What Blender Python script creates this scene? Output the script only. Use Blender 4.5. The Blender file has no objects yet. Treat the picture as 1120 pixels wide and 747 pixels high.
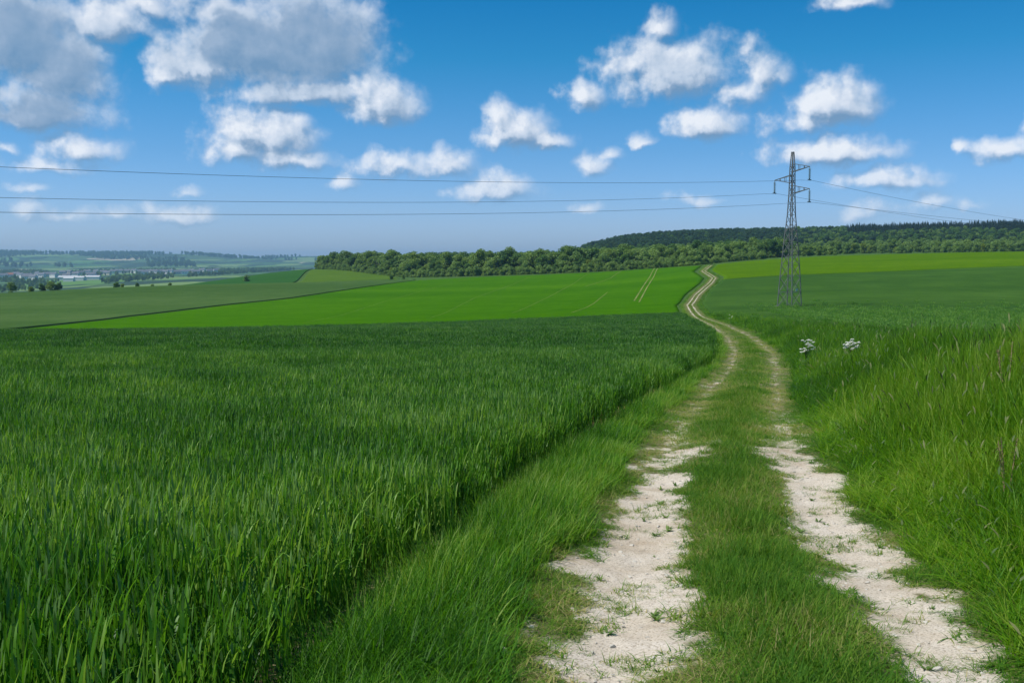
import bpy, math, random
import numpy as np

rng = np.random.default_rng(7)
random.seed(7)
R = math.radians
SC = bpy.context.scene
COL = SC.collection

# ------------------------------------------------------------------ camera model (used to read distances off the land)
F = 1091.0; CX, CY, YH = 560.0, 373.5, 285.0
PITCH = math.atan((CY - YH) / F)
CAMZ = 1.65
SUN_AZ, SUN_EL = R(-106), R(57)


def slope(py):                     # height per metre of depth along a sight line
    k = (np.asarray(py, float) - CY) / F
    return (-math.sin(PITCH) - k * math.cos(PITCH)) / (math.cos(PITCH) - k * math.sin(PITCH))


def tanu(px):
    return (np.asarray(px, float) - CX) / F / 1.0033


def sstep(a, b, x):
    t = np.clip((np.asarray(x, float) - a) / (b - a), 0, 1)
    return t * t * (3 - 2 * t)


# ------------------------------------------------------------------ value noise
_perm = np.random.default_rng(3).random((256, 256))


def vnoise(x, y):
    x = np.asarray(x, float); y = np.asarray(y, float)
    xi = np.floor(x).astype(int); yi = np.floor(y).astype(int)
    fx = x - xi; fy = y - yi
    fx = fx * fx * (3 - 2 * fx); fy = fy * fy * (3 - 2 * fy)
    a = _perm[xi % 256, yi % 256]; b = _perm[(xi + 1) % 256, yi % 256]
    c = _perm[xi % 256, (yi + 1) % 256]; d = _perm[(xi + 1) % 256, (yi + 1) % 256]
    return (a * (1 - fx) + b * fx) * (1 - fy) + (c * (1 - fx) + d * fx) * fy


def fbm(x, y, o=4):
    s = 0; a = 0.5; n = 0
    for i in range(o):
        s = s + a * vnoise(x * 2 ** i + 17.3 * i, y * 2 ** i + 9.1 * i); n += a; a *= 0.5
    return s / n


# ------------------------------------------------------------------ the land
PR_Y = np.array([0, 4.8, 8.2, 13.5, 20, 39, 49, 75, 100, 130, 165, 190, 220, 265, 345, 400.])
PR_Z = np.array([0, -.38, -.71, -1.01, -1.38, -2.45, -2.85, -3.95, -4.85, -5.95, -6.8, -6.2, -5.3, -3.65, -1.2, .9])


def prof(Y):
    Y = np.asarray(Y, float)
    return np.where(Y < 0, -0.07 * Y, np.interp(Y, PR_Y, PR_Z))


_pp = [0, 4.8, 8.2, 13.5, 20, 39, 49, 75, 100, 130, 165, 190, 220, 265, 290, 345, 400]
_px = [.75, 1.32, 1.88, 2.93, 4.5, 9.5, 11.9, 17, 20.9, 25, 30, 33.8, 40.7, 52.7, 58.7, 66, 79.6]
_fy = np.linspace(-20, 420, 1761)
_fx = np.interp(_fy, _pp, _px); _fx[_fy < 0] = .75 + .11 * _fy[_fy < 0]
for _s in (9, 15):
    _k = np.hanning(_s + 2)[1:-1]; _k /= _k.sum()
    _fx = np.convolve(np.pad(_fx, _s // 2, mode='edge'), _k, 'valid')


def xc(Y):
    return np.interp(Y, _fy, _fx)


ROWS = {   # depth in metres : {image column : image row of the ground there}
    60: {0: 375, 1120: 375},
    100: {-300: 372, 0: 371, 250: 368, 450: 364, 600: 360, 700: 357, 780: 356, 1120: 357},
    150: {-300: 366, 0: 365.5, 250: 362.5, 450: 358, 600: 352, 700: 347.5, 780: 345, 870: 341, 1120: 341},
    200: {-300: 350, 0: 350, 250: 348, 450: 345, 600: 340, 700: 336, 780: 328.5, 870: 326, 1120: 324},
    260: {-300: 335, 0: 335, 250: 331, 450: 328, 600: 324, 700: 319, 780: 308.5, 870: 307, 1000: 303, 1120: 299},
    330: {-300: 325, 0: 325, 250: 318, 450: 316, 600: 313, 700: 306, 780: 296, 870: 295, 1000: 291, 1120: 287},
    400: {-300: 323, 0: 321.5, 100: 314, 250: 310, 450: 308, 600: 304, 700: 297, 780: 288.5, 870: 285, 1000: 281, 1120: 278.5},
    450: {-300: 327, 0: 326, 250: 313, 400: 307, 450: 305, 600: 300, 700: 295, 780: 287, 870: 281, 1000: 278, 1120: 275.5},
    520: {-300: 330, 0: 329, 250: 314, 330: 308, 450: 302, 600: 298, 700: 292.5, 780: 286.5, 870: 280, 1000: 277, 1120: 275},
    620: {-300: 331, 0: 330, 200: 313, 250: 306, 300: 300, 345: 293.5, 450: 297, 600: 295, 700: 290, 780: 285.5, 870: 279, 1120: 275},
    720: {-300: 331, 0: 330, 200: 314, 250: 304, 300: 297, 345: 291, 450: 294, 600: 292, 700: 287, 780: 283, 870: 278, 1120: 274},
    850: {-300: 332, 0: 330, 200: 316, 300: 303, 345: 295, 450: 293, 600: 289, 700: 283, 780: 279, 870: 275, 1000: 272, 1120: 271},
    1020: {-300: 331, 0: 328, 250: 314, 345: 303, 450: 297, 600: 288, 640: 280, 680: 272, 780: 266, 870: 266, 1000: 262, 1120: 259},
    1230: {-300: 326, 0: 323, 250: 312, 345: 304, 450: 298, 600: 288, 635: 276, 670: 265, 700: 261, 780: 257.5, 870: 256, 1000: 253, 1120: 249.5},
    1600: {-300: 318, 0: 317, 250: 308, 450: 300, 600: 290, 700: 280, 780: 272, 1120: 262},
    2000: {-300: 311, 0: 310, 250: 304, 450: 300, 600: 292, 780: 284, 1120: 275},
    2600: {-300: 304, 0: 303.5, 250: 300, 450: 297, 1120: 285},
    3400: {-300: 299, 0: 298, 250: 296, 450: 293, 1120: 288},
    4200: {-300: 294, 0: 293, 100: 294, 250: 293, 450: 290, 1120: 287},
    5000: {-300: 287, 0: 286, 100: 288, 200: 288, 250: 290, 450: 288, 1120: 287},
    5700: {-300: 280, 0: 280, 60: 281, 120: 281, 160: 279.5, 200: 280, 230: 281.5, 260: 285, 290: 286, 450: 288},
    6300: {-300: 276, 0: 276, 60: 277, 120: 278, 150: 277, 200: 277.5, 240: 279.5, 265: 282.5, 285: 284, 450: 287},
    7200: {-300: 278, 0: 278, 200: 279, 265: 282.5, 288: 282, 300: 280, 345: 279.3, 380: 279.5, 450: 283, 1120: 284},
    9000: {-300: 284, 1120: 284},
}
UG = np.linspace(tanu(-500), tanu(1620), 425)
_lgr = np.log(np.array(sorted(ROWS)))
_tab = []
for d in sorted(ROWS):
    it = sorted(ROWS[d].items())
    z = CAMZ + d * slope([v for _, v in it])
    row = np.interp(UG, tanu([k for k, _ in it]), z)
    sg = 9 if d < 900 else (5 if d < 3000 else 3)
    k = np.exp(-0.5 * (np.arange(-3 * sg, 3 * sg + 1) / sg) ** 2); k /= k.sum()
    _tab.append(np.convolve(np.pad(row, 3 * sg, mode='edge'), k, 'valid'))
_tab = np.array(_tab)
LG = np.linspace(math.log(60), math.log(9000), 700)
_T = np.array([np.interp(LG, _lgr, _tab[:, j]) for j in range(len(UG))]).T
_k = np.exp(-0.5 * (np.arange(-15, 16) / 5.) ** 2); _k /= _k.sum()
_T = np.apply_along_axis(lambda c: np.convolve(np.pad(c, 15, mode='edge'), _k, 'valid'), 0, _T)


def table(u, D):
    fu = np.clip((u - UG[0]) / (UG[1] - UG[0]), 0, len(UG) - 1.001)
    fl = np.clip((np.log(np.maximum(D, 1e-3)) - LG[0]) / (LG[1] - LG[0]), 0, len(LG) - 1.001)
    i = fu.astype(int); j = fl.astype(int); a = fu - i; b = fl - j
    return (_T[j, i] * (1 - a) + _T[j, i + 1] * a) * (1 - b) + (_T[j + 1, i] * (1 - a) + _T[j + 1, i + 1] * a) * b


def bank(X, Y):
    u = X - xc(Y)
    h = sstep(1.5, 4.6, u) * (1 - .75 * sstep(6.5, 16, u)) * 1.05
    h = h * (1 - .62 * sstep(17, 40, Y)) * (1 - sstep(120, 170, Y))
    return h


def H(X, Y):
    X = np.asarray(X, float); Y = np.asarray(Y, float)
    X, Y = np.broadcast_arrays(X, Y)
    r = np.hypot(X, Y)
    th = np.arctan2(X, Y)
    tc = np.clip(th, -R(40), R(40))
    D = r * np.cos(tc); u = np.tan(tc)
    near = prof(np.where(np.abs(th) < R(40), Y, np.minimum(Y, D)))
    w = sstep(55, 95, D)
    z = near * (1 - w) + table(u, D) * w
    back = sstep(R(40), R(120), np.abs(th)) * sstep(30, 80, r)
    z = z * (1 - back) + (3 + 0 * z) * back
    z = z + bank(X, Y) * (Y > -6)
    z = z + (fbm(X * .25, Y * .25, 3) - .5) * .16 * sstep(2, 8, r) * (1 - sstep(60, 120, r))
    z = z + (fbm(X * .004, Y * .004, 4) - .5) * 26 * sstep(4300, 5600, r) * (1 - sstep(6000, 6600, r) * .8)
    return z


def pt(px, D, dz=0.0):             # point on the land in image column px at depth D
    X = tanu(px) * D
    return float(X), float(D), float(H(X, D)) + dz


# ------------------------------------------------------------------ helpers
def tag(o, label=None, cat=None, group=None, kind=None):
    if label: o['label'] = label
    if cat: o['category'] = cat
    if group: o['group'] = group
    if kind: o['kind'] = kind
    return o


def link(o, parent=None):
    COL.objects.link(o)
    if parent is not None: o.parent = parent
    return o


def mesh(name, V, Fc, mats=(), midx=None, smooth=True, attrs=None):
    me = bpy.data.meshes.new(name)
    V = np.asarray(V, np.float32)
    me.vertices.add(len(V)); me.vertices.foreach_set('co', V.ravel())
    if len(Fc):
        if isinstance(Fc, np.ndarray):
            n = len(Fc); k = Fc.shape[1]
            me.loops.add(n * k); me.loops.foreach_set('vertex_index', Fc.astype(np.int32).ravel())
            me.polygons.add(n)
            me.polygons.foreach_set('loop_start', np.arange(0, n * k, k, dtype=np.int32))
            me.polygons.foreach_set('loop_total', np.full(n, k, np.int32))
        else:
            tot = np.array([len(f) for f in Fc], np.int32)
            me.loops.add(int(tot.sum())); me.loops.foreach_set('vertex_index', np.concatenate([np.asarray(f) for f in Fc]).astype(np.int32))
            me.polygons.add(len(Fc))
            me.polygons.foreach_set('loop_start', np.concatenate([[0], np.cumsum(tot)[:-1]]).astype(np.int32))
            me.polygons.foreach_set('loop_total', tot)
    for m in mats: me.materials.append(m)
    if midx is not None: me.polygons.foreach_set('material_index', np.asarray(midx, np.int32))
    me.update(calc_edges=True)
    if len(Fc): me.polygons.foreach_set('use_smooth', np.full(len(me.polygons), smooth))
    for k, (typ, arr) in (attrs or {}).items():
        a = me.attributes.new(k, typ, 'POINT')
        a.data.foreach_set('vector' if typ == 'FLOAT_VECTOR' else 'value', np.asarray(arr).ravel())
    return me


def obj(name, me, parent=None, loc=None):
    o = bpy.data.objects.new(name, me)
    if loc is not None: o.location = loc
    return link(o, parent)


def empty(name, loc, rz=0):
    o = bpy.data.objects.new(name, None); o.location = loc; o.rotation_euler = (0, 0, rz); o.empty_display_size = .3
    return link(o)


def gridfaces(nr, nc, wrap=False):
    i = np.arange(nr - 1)[:, None] * nc; j = np.arange(nc - (0 if wrap else 1))[None, :]
    j2 = (j + 1) % nc
    return np.stack([i + j, i + j2, i + nc + j2, i + nc + j], -1).reshape(-1, 4)


class MB:
    def __init__(s): s.v = []; s.f = []; s.m = []
    def add(s, V, Fc, mi=0):
        b = len(s.v); s.v += [tuple(p) for p in V]; s.f += [[b + i for i in f] for f in Fc]; s.m += [mi] * len(Fc)
    def bar(s, p, q, w, w2=None, mi=0, n=4):
        p = np.array(p, float); q = np.array(q, float); w2 = w if w2 is None else w2
        d = q - p; d /= np.linalg.norm(d) + 1e-9
        a = np.cross(d, (0, 0, 1.) if abs(d[2]) < .95 else (1., 0, 0)); a /= np.linalg.norm(a); b = np.cross(d, a)
        ang = np.arange(n) / n * 2 * math.pi + math.pi / n
        ring = lambda c, r: [c + (math.cos(t) * a + math.sin(t) * b) * r * .707 * (1.414 if n > 4 else 1) for t in ang]
        V = ring(p, w) + ring(q, w2)
        s.add(V, [[i, (i + 1) % n, n + (i + 1) % n, n + i] for i in range(n)] + [list(range(n))[::-1], list(range(n, 2 * n))], mi)
    def tube(s, pts, rad, n=6, mi=0):
        for k in range(len(pts) - 1):
            s.bar(pts[k], pts[k + 1], rad[k] * 1, rad[k + 1] * 1, mi, n)
    def box(s, c, d, mi=0):
        c = np.array(c, float); d = np.array(d, float) / 2
        V = [c + d * np.array((x, y, z)) for z in (-1, 1) for y in (-1, 1) for x in (-1, 1)]
        s.add(V, [[0, 2, 3, 1], [4, 5, 7, 6], [0, 1, 5, 4], [2, 6, 7, 3], [0, 4, 6, 2], [1, 3, 7, 5]], mi)
    def mesh(s, name, mats, smooth=False): return mesh(name, s.v, s.f, mats, s.m, smooth)


# ------------------------------------------------------------------ materials
def newmat(name):
    m = bpy.data.materials.new(name); m.use_nodes = True
    nt = m.node_tree; nt.nodes.clear()
    out = nt.nodes.new('ShaderNodeOutputMaterial')
    return m, nt, out


def N(nt, typ, inp=None, **kw):
    n = nt.nodes.new(typ)
    for k, v in kw.items(): setattr(n, k, v)
    for k, v in (inp or {}).items():
        if hasattr(v, 'is_output'): nt.links.new(v, n.inputs[k])
        else: n.inputs[k].default_value = v
    return n


def ramp(nt, fac, stops, interp='LINEAR'):
    n = nt.nodes.new('ShaderNodeValToRGB'); cr = n.color_ramp; cr.interpolation = interp
    while len(cr.elements) < len(stops): cr.elements.new(.5)
    for e, (p, c) in zip(cr.elements, stops):
        e.position = p; e.color = (*c, 1) if len(c) == 3 else c
    nt.links.new(fac, n.inputs[0])
    return n.outputs[0]


def mix(nt, fac, a, b, blend='MIX'):
    n = nt.nodes.new('ShaderNodeMix'); n.data_type = 'RGBA'; n.blend_type = blend
    for s, v in ((0, fac), (6, a), (7, b)):
        if hasattr(v, 'is_output'): nt.links.new(v, n.inputs[s])
        else: n.inputs[s].default_value = v if s == 0 else (*v, 1)
    return n.outputs[2]


def math_(nt, op, a, b=0.0, c=None, clamp=False):
    n = nt.nodes.new('ShaderNodeMath'); n.operation = op; n.use_clamp = clamp
    for i, v in enumerate((a, b) if c is None else (a, b, c)):
        if hasattr(v, 'is_output'): nt.links.new(v, n.inputs[i])
        else: n.inputs[i].default_value = v
    return n.outputs[0]


def noise(nt, vec, scale, detail=4, rough=.55):
    n = N(nt, 'ShaderNodeTexNoise', {'Scale': scale, 'Detail': detail, 'Roughness': rough})
    if vec is not None: nt.links.new(vec, n.inputs['Vector'])
    return n.outputs[0]


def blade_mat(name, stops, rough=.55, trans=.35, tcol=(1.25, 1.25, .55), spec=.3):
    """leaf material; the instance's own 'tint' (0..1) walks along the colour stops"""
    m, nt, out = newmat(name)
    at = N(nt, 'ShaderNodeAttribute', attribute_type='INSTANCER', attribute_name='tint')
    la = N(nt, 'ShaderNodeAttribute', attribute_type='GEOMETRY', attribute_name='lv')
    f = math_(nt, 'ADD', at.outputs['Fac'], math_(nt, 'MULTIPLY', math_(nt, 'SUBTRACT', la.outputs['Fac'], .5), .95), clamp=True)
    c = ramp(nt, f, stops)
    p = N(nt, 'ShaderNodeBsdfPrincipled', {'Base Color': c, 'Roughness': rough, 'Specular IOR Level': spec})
    tc = mix(nt, 1, c, tcol, 'MULTIPLY')
    t = N(nt, 'ShaderNodeBsdfTranslucent', {'Color': tc})
    mx = N(nt, 'ShaderNodeMixShader', {0: trans, 1: p.outputs[0], 2: t.outputs[0]})
    nt.links.new(mx.outputs[0], out.inputs[0])
    return m


def plain(name, col, rough=.7, metal=0, spec=.3, var=.25, scale=2.0):
    m, nt, out = newmat(name)
    tc = N(nt, 'ShaderNodeTexCoord').outputs['Object']
    n = noise(nt, tc, scale, 5)
    d = tuple(x * (1 - var) for x in col); b = tuple(min(1, x * (1 + var)) for x in col)
    c = ramp(nt, n, [(.3, d), (.7, b)])
    p = N(nt, 'ShaderNodeBsdfPrincipled', {'Base Color': c, 'Roughness': rough, 'Metallic': metal, 'Specular IOR Level': spec})
    nt.links.new(p.outputs[0], out.inputs[0])
    return m


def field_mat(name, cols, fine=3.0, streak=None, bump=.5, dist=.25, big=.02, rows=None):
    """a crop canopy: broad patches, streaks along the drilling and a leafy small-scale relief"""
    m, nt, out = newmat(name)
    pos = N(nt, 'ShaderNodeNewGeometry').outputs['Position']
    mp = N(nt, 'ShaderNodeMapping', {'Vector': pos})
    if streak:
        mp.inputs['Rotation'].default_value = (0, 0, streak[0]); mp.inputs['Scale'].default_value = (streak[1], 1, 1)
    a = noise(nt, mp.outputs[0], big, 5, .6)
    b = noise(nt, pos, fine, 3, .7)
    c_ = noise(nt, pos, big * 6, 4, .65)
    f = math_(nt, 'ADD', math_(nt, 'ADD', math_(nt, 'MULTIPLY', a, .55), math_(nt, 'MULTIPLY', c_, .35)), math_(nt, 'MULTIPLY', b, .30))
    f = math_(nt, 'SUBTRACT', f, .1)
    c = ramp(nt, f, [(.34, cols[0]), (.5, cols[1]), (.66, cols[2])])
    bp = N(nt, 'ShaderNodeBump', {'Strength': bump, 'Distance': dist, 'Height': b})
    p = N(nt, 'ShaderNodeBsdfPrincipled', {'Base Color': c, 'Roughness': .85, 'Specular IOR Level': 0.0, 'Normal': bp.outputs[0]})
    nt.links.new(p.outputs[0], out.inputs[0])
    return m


M = {}
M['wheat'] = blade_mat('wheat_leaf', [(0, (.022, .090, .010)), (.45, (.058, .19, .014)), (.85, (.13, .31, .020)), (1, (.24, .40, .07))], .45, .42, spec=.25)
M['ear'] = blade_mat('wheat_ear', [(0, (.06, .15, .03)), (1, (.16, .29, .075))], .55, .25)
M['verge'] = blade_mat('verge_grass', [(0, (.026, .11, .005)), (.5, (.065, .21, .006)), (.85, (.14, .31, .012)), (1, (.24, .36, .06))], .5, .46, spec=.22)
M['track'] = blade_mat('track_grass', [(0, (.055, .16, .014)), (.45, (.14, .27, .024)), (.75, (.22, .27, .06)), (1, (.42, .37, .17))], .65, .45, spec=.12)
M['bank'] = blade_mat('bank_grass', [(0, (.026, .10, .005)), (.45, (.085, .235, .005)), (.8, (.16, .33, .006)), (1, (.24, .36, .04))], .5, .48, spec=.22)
M['seed'] = blade_mat('seed_head', [(0, (.06, .12, .03)), (1, (.15, .17, .06))], .7, .2)
M['straw'] = blade_mat('dry_straw', [(0, (.20, .11, .035)), (.6, (.32, .2, .07)), (1, (.45, .34, .16))], .7, .2)
M['weed'] = blade_mat('weed_leaf', [(0, (.08, .16, .03)), (1, (.17, .27, .07))], .6, .4)


def tree_mat(name, a, b, c):
    m, nt, out = newmat(name)
    oi = N(nt, 'ShaderNodeObjectInfo').outputs['Random']
    la = N(nt, 'ShaderNodeAttribute', attribute_type='GEOMETRY', attribute_name='lv')
    f = math_(nt, 'ADD', math_(nt, 'MULTIPLY', oi, .55), math_(nt, 'MULTIPLY', la.outputs['Fac'], .45))
    col = ramp(nt, f, [(.1, a), (.5, b), (.9, c)])
    p = N(nt, 'ShaderNodeBsdfPrincipled', {'Base Color': col, 'Roughness': .6, 'Specular IOR Level': .25})
    t = N(nt, 'ShaderNodeBsdfTranslucent', {'Color': mix(nt, 1, col, (1.2, 1.2, .6), 'MULTIPLY')})
    mx = N(nt, 'ShaderNodeMixShader', {0: .36, 1: p.outputs[0], 2: t.outputs[0]})
    nt.links.new(mx.outputs[0], out.inputs[0])
    return m


M['leaf_dark'] = tree_mat('leaf_dark', (.054, .13, .026), (.080, .17, .03), (.108, .205, .036))
M['leaf_mid'] = tree_mat('leaf_mid', (.10, .19, .036), (.15, .245, .044), (.195, .295, .055))
M['leaf_pale'] = tree_mat('leaf_pale', (.15, .25, .062), (.19, .30, .07), (.24, .35, .075))
M['leaf_yellow'] = tree_mat('leaf_yellow', (.15, .22, .025), (.175, .25, .025), (.20, .27, .03))
M['leaf_deep'] = tree_mat('leaf_deep', (.022, .062, .022), (.032, .080, .026), (.045, .10, .03))
M['leaf_conifer'] = tree_mat('leaf_conifer', (.014, .038, .018), (.02, .048, .02), (.028, .06, .024))
M['bark'] = plain('bark', (.12, .095, .07), .9)
M['steel'] = plain('galvanised_steel', (.14, .145, .145), .55, .3, .3, .2, 1.5)
M['glass_ins'] = plain('insulator_glass', (.13, .17, .17), .25, 0, .5, .1)
M['wire'] = plain('aluminium_wire', (.10, .105, .11), .5, .6, .4, .1)
M['concrete'] = plain('concrete', (.35, .34, .31), .9)
M['white_petal'] = plain('white_petal', (.80, .80, .72), .7, 0, .2, .06, 30)
M['stem'] = plain('green_stem', (.07, .14, .03), .6)
M['dock'] = plain('dead_dock', (.34, .24, .14), .85, 0, .2, .3, 12)
M['render_white'] = plain('house_render', (.72, .70, .64), .85, 0, .2, .08, .2)
M['render_cream'] = plain('house_cream', (.55, .48, .38), .85, 0, .2, .1, .2)
M['roof_slate'] = plain('roof_slate', (.10, .11, .13), .7, 0, .3, .2, .3)
M['roof_tile'] = plain('roof_tile', (.28, .12, .07), .8, 0, .2, .2, .3)
M['shed_roof'] = plain('shed_roof', (.46, .47, .48), .5, 0, .3, .06, .1)
M['shed_wall'] = plain('shed_wall', (.62, .62, .60), .6, 0, .3, .06, .1)
M['chalk_stone'] = plain('chalk_stone', (.46, .43, .37), .9, 0, .2, .15, 14)


def ground_mat():
    m, nt, out = newmat('ground')
    pos = N(nt, 'ShaderNodeNewGeometry').outputs['Position']
    d = N(nt, 'ShaderNodeVectorMath', {0: pos}, operation='LENGTH').outputs['Value']
    # far: patchwork of fields and woods on the valley sides
    mp = N(nt, 'ShaderNodeMapping', {'Vector': pos, 'Scale': (.0030, .0016, .001), 'Rotation': (0, 0, .35)})
    wr = noise(nt, mp.outputs[0], 1.6, 3)
    v = N(nt, 'ShaderNodeTexVoronoi', {'Vector': mp.outputs[0], 'Scale': 1.3}, feature='F1')
    sep = N(nt, 'ShaderNodeSeparateColor', {0: v.outputs['Color']}).outputs[0]
    far = ramp(nt, sep, [(0, (.05, .13, .03)), (.3, (.09, .19, .035)), (.5, (.06, .12, .035)), (.72, (.14, .22, .06)), (.93, (.34, .30, .2))], 'CONSTANT')
    woods = ramp(nt, wr, [(.50, (0, 0, 0)), (.53, (1, 1, 1))])
    far = mix(nt, woods, far, (.025, .055, .022))
    n = noise(nt, pos, .6, 5, .6)
    near = ramp(nt, n, [(.35, (.030, .075, .010)), (.55, (.055, .115, .014)), (.72, (.10, .15, .03))])
    f = math_(nt, 'MULTIPLY', math_(nt, 'SUBTRACT', d, 1300.0), .003, clamp=True)
    c = mix(nt, f, near, far)
    bp = N(nt, 'ShaderNodeBump', {'Strength': .6, 'Distance': .1, 'Height': n})
    p = N(nt, 'ShaderNodeBsdfPrincipled', {'Base Color': c, 'Roughness': .9, 'Specular IOR Level': .1, 'Normal': bp.outputs[0]})
    nt.links.new(p.outputs[0], out.inputs[0])
    return m


def track_mat():
    m, nt, out = newmat('chalk_track')
    pos = N(nt, 'ShaderNodeNewGeometry').outputs['Position']
    ch = N(nt, 'ShaderNodeAttribute', attribute_type='GEOMETRY', attribute_name='chalk').outputs['Fac']
    n1 = noise(nt, pos, 9, 6, .7); n2 = noise(nt, pos, 1.7, 5, .6); n3 = noise(nt, pos, 60, 4, .7)
    k = math_(nt, 'ADD', ch, math_(nt, 'MULTIPLY', math_(nt, 'SUBTRACT', n1, .5), .7))
    k = ramp(nt, k, [(.36, (0, 0, 0)), (.56, (1, 1, 1))])
    chalk = ramp(nt, n2, [(.3, (.43, .35, .26)), (.48, (.55, .48, .385)), (.7, (.62, .56, .48))])
    chalk = mix(nt, ramp(nt, n3, [(.36, (1, 1, 1)), (.5, (0, 0, 0))]), chalk, (.28, .23, .165))
    chalk = mix(nt, ramp(nt, noise(nt, pos, 4.2, 5, .65), [(.55, (0, 0, 0)), (.75, (.6, .6, .6))]), chalk, (.40, .33, .23))
    dry = ramp(nt, n1, [(.3, (.10, .085, .045)), (.5, (.16, .15, .07)), (.7, (.27, .235, .13))])
    c = mix(nt, k, dry, chalk)
    hh = math_(nt, 'ADD', math_(nt, 'MULTIPLY', n1, .6), math_(nt, 'MULTIPLY', n3, .5))
    bp = N(nt, 'ShaderNodeBump', {'Strength': .75, 'Distance': .022, 'Height': hh})
    p = N(nt, 'ShaderNodeBsdfPrincipled', {'Base Color': c, 'Roughness': .92, 'Specular IOR Level': .12, 'Normal': bp.outputs[0]})
    nt.links.new(p.outputs[0], out.inputs[0])
    return m


M['ground'] = ground_mat()
M['track_dirt'] = track_mat()
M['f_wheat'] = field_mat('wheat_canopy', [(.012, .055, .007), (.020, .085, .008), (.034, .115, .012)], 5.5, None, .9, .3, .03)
M['f_bright'] = field_mat('bright_crop', [(.025, .10, .002), (.038, .126, .002), (.058, .155, .004)], 1.2, (R(62), .12), .35, .12, .03)
M['f_grey'] = field_mat('grey_green_crop', [(.034, .078, .018), (.050, .102, .026), (.074, .128, .038)], 1.0, (R(8), .10), .4, .2, .02)
M['f_blue'] = field_mat('blue_green_wheat', [(.024, .070, .014), (.041, .100, .017), (.063, .134, .024)], 3.0, (R(20), .2), .7, .25, .02)
M['f_olive'] = field_mat('olive_crop', [(.042, .106, .002), (.063, .138, .002), (.09, .168, .006)], .9, (R(10), .12), .45, .2, .02)
M['f_dark'] = field_mat('dark_slope_crop', [(.022, .078, .015), (.027, .09, .018), (.034, .10, .022)], .7, (R(100), .1), .3, .2, .015)
M['f_tri'] = field_mat('pasture', [(.052, .105, .012), (.064, .125, .014), (.08, .14, .02)], .6, None, .4, .2, .03)
M['tram'] = field_mat('wheel_line', [(.09, .15, .03), (.15, .19, .055), (.21, .23, .10)], .8, None, .3, .05, .1)

# ------------------------------------------------------------------ ground sheet (polar grid around the standpoint)
WHEAT_U = lambda Y: np.interp(Y, [0, 12, 20, 39, 75, 150], [-2.42, -2.42, -2.15, -1.8, -2.0, -2.2])


def track_w(Y):
    return 2.9 - 1.5 * sstep(50, 150, Y)


def build_ground():
    a = np.concatenate([np.linspace(-180, -36, 50)[:-1], np.linspace(-36, 36, 300), np.linspace(36, 180, 50)[1:-1]])
    a = np.radians(a)
    r = np.exp(np.linspace(math.log(.25), math.log(9000), 620))
    A, Rr = np.meshgrid(a, r)
    X = np.sin(A) * Rr; Y = np.cos(A) * Rr
    Z = H(X, Y)
    u = X - xc(Y)
    w = track_w(Y)
    dip = (1 - sstep(.62 * w, .9 * w, np.abs(u))) * (Y > -1) * (Y < 405)
    Z = Z - dip * .3
    V = np.stack([X, Y, Z], -1).reshape(-1, 3)
    fc = gridfaces(len(r), len(a), True)
    V = np.vstack([V, [[0, 0, float(H(0., .01))]]])
    o = obj('ground', mesh('ground', V, fc[:, ::-1].copy(), [M['ground']]))
    tag(o, 'grassy rolling ground running out to the hazy valley hills', 'ground', kind='structure')
    return float(Z.min()), float(Z.max())


ZMIN, ZMAX = build_ground()


# ------------------------------------------------------------------ track
def chalk_amount(u, Y, X):
    n = fbm(X * 1.1 + 3, Y * .55, 4); n2 = fbm(X * 4.5, Y * 3.2 + 40, 3)
    wl = .40 + (n - .5) * .9; wr = .36 + (n - .5) * .55
    left = 1 - np.abs(u + .83 + .10 * (fbm(Y * .3, Y * 0 + 5, 2) - .5)) / np.maximum(wl, .1)
    right = 1 - np.abs(u - .86) / np.maximum(wr, .1)
    near = 1 - sstep(8, 20, Y + (n - .5) * 9)
    m = np.maximum(left * (near * 1.25), right * np.maximum(near, (1 - sstep(10, 21, Y))))
    m = np.maximum(m, -.6) * .62 + .37 + (n2 - .5) * .9 * sstep(-.2, .8, 1 - m * .6) + (fbm(X * 2.3 + 60, Y * 1.4, 3) - .5) * 1.15
    far = sstep(95, 150, Y)
    ml = 1 - np.abs(np.abs(u) - gauge(Y)) / (.20 + .2 * (n - .5))
    m = m * (sstep(17, 12, Y) if False else (1 - .75 * sstep(12, 22, Y))) * (1 - far) + far * (np.clip(ml, -.8, 1) * .5 + .27 + (fbm(X * .3, Y * .12, 3) - .5) * .5)
    mid = sstep(12, 22, Y) * (1 - far)
    m = m + mid * (.10 + .22 * np.clip(1 - np.abs(np.abs(u) - gauge(Y)) / .5, 0, 1) + (n2 - .5) * .3)
    return np.clip(m, 0, 1)


def gauge(Y):
    return .88 - .42 * sstep(60, 160, Y)


def rut(u, Y):
    return -.05 * np.exp(-((np.abs(u) - gauge(Y)) / .36) ** 2) + .03 * np.exp(-(u / .35) ** 2)


def track_z(X, Y):
    u = X - xc(Y)
    return H(X, Y) + .012 + rut(u, Y) * (1 - .5 * sstep(60, 120, Y))


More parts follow.
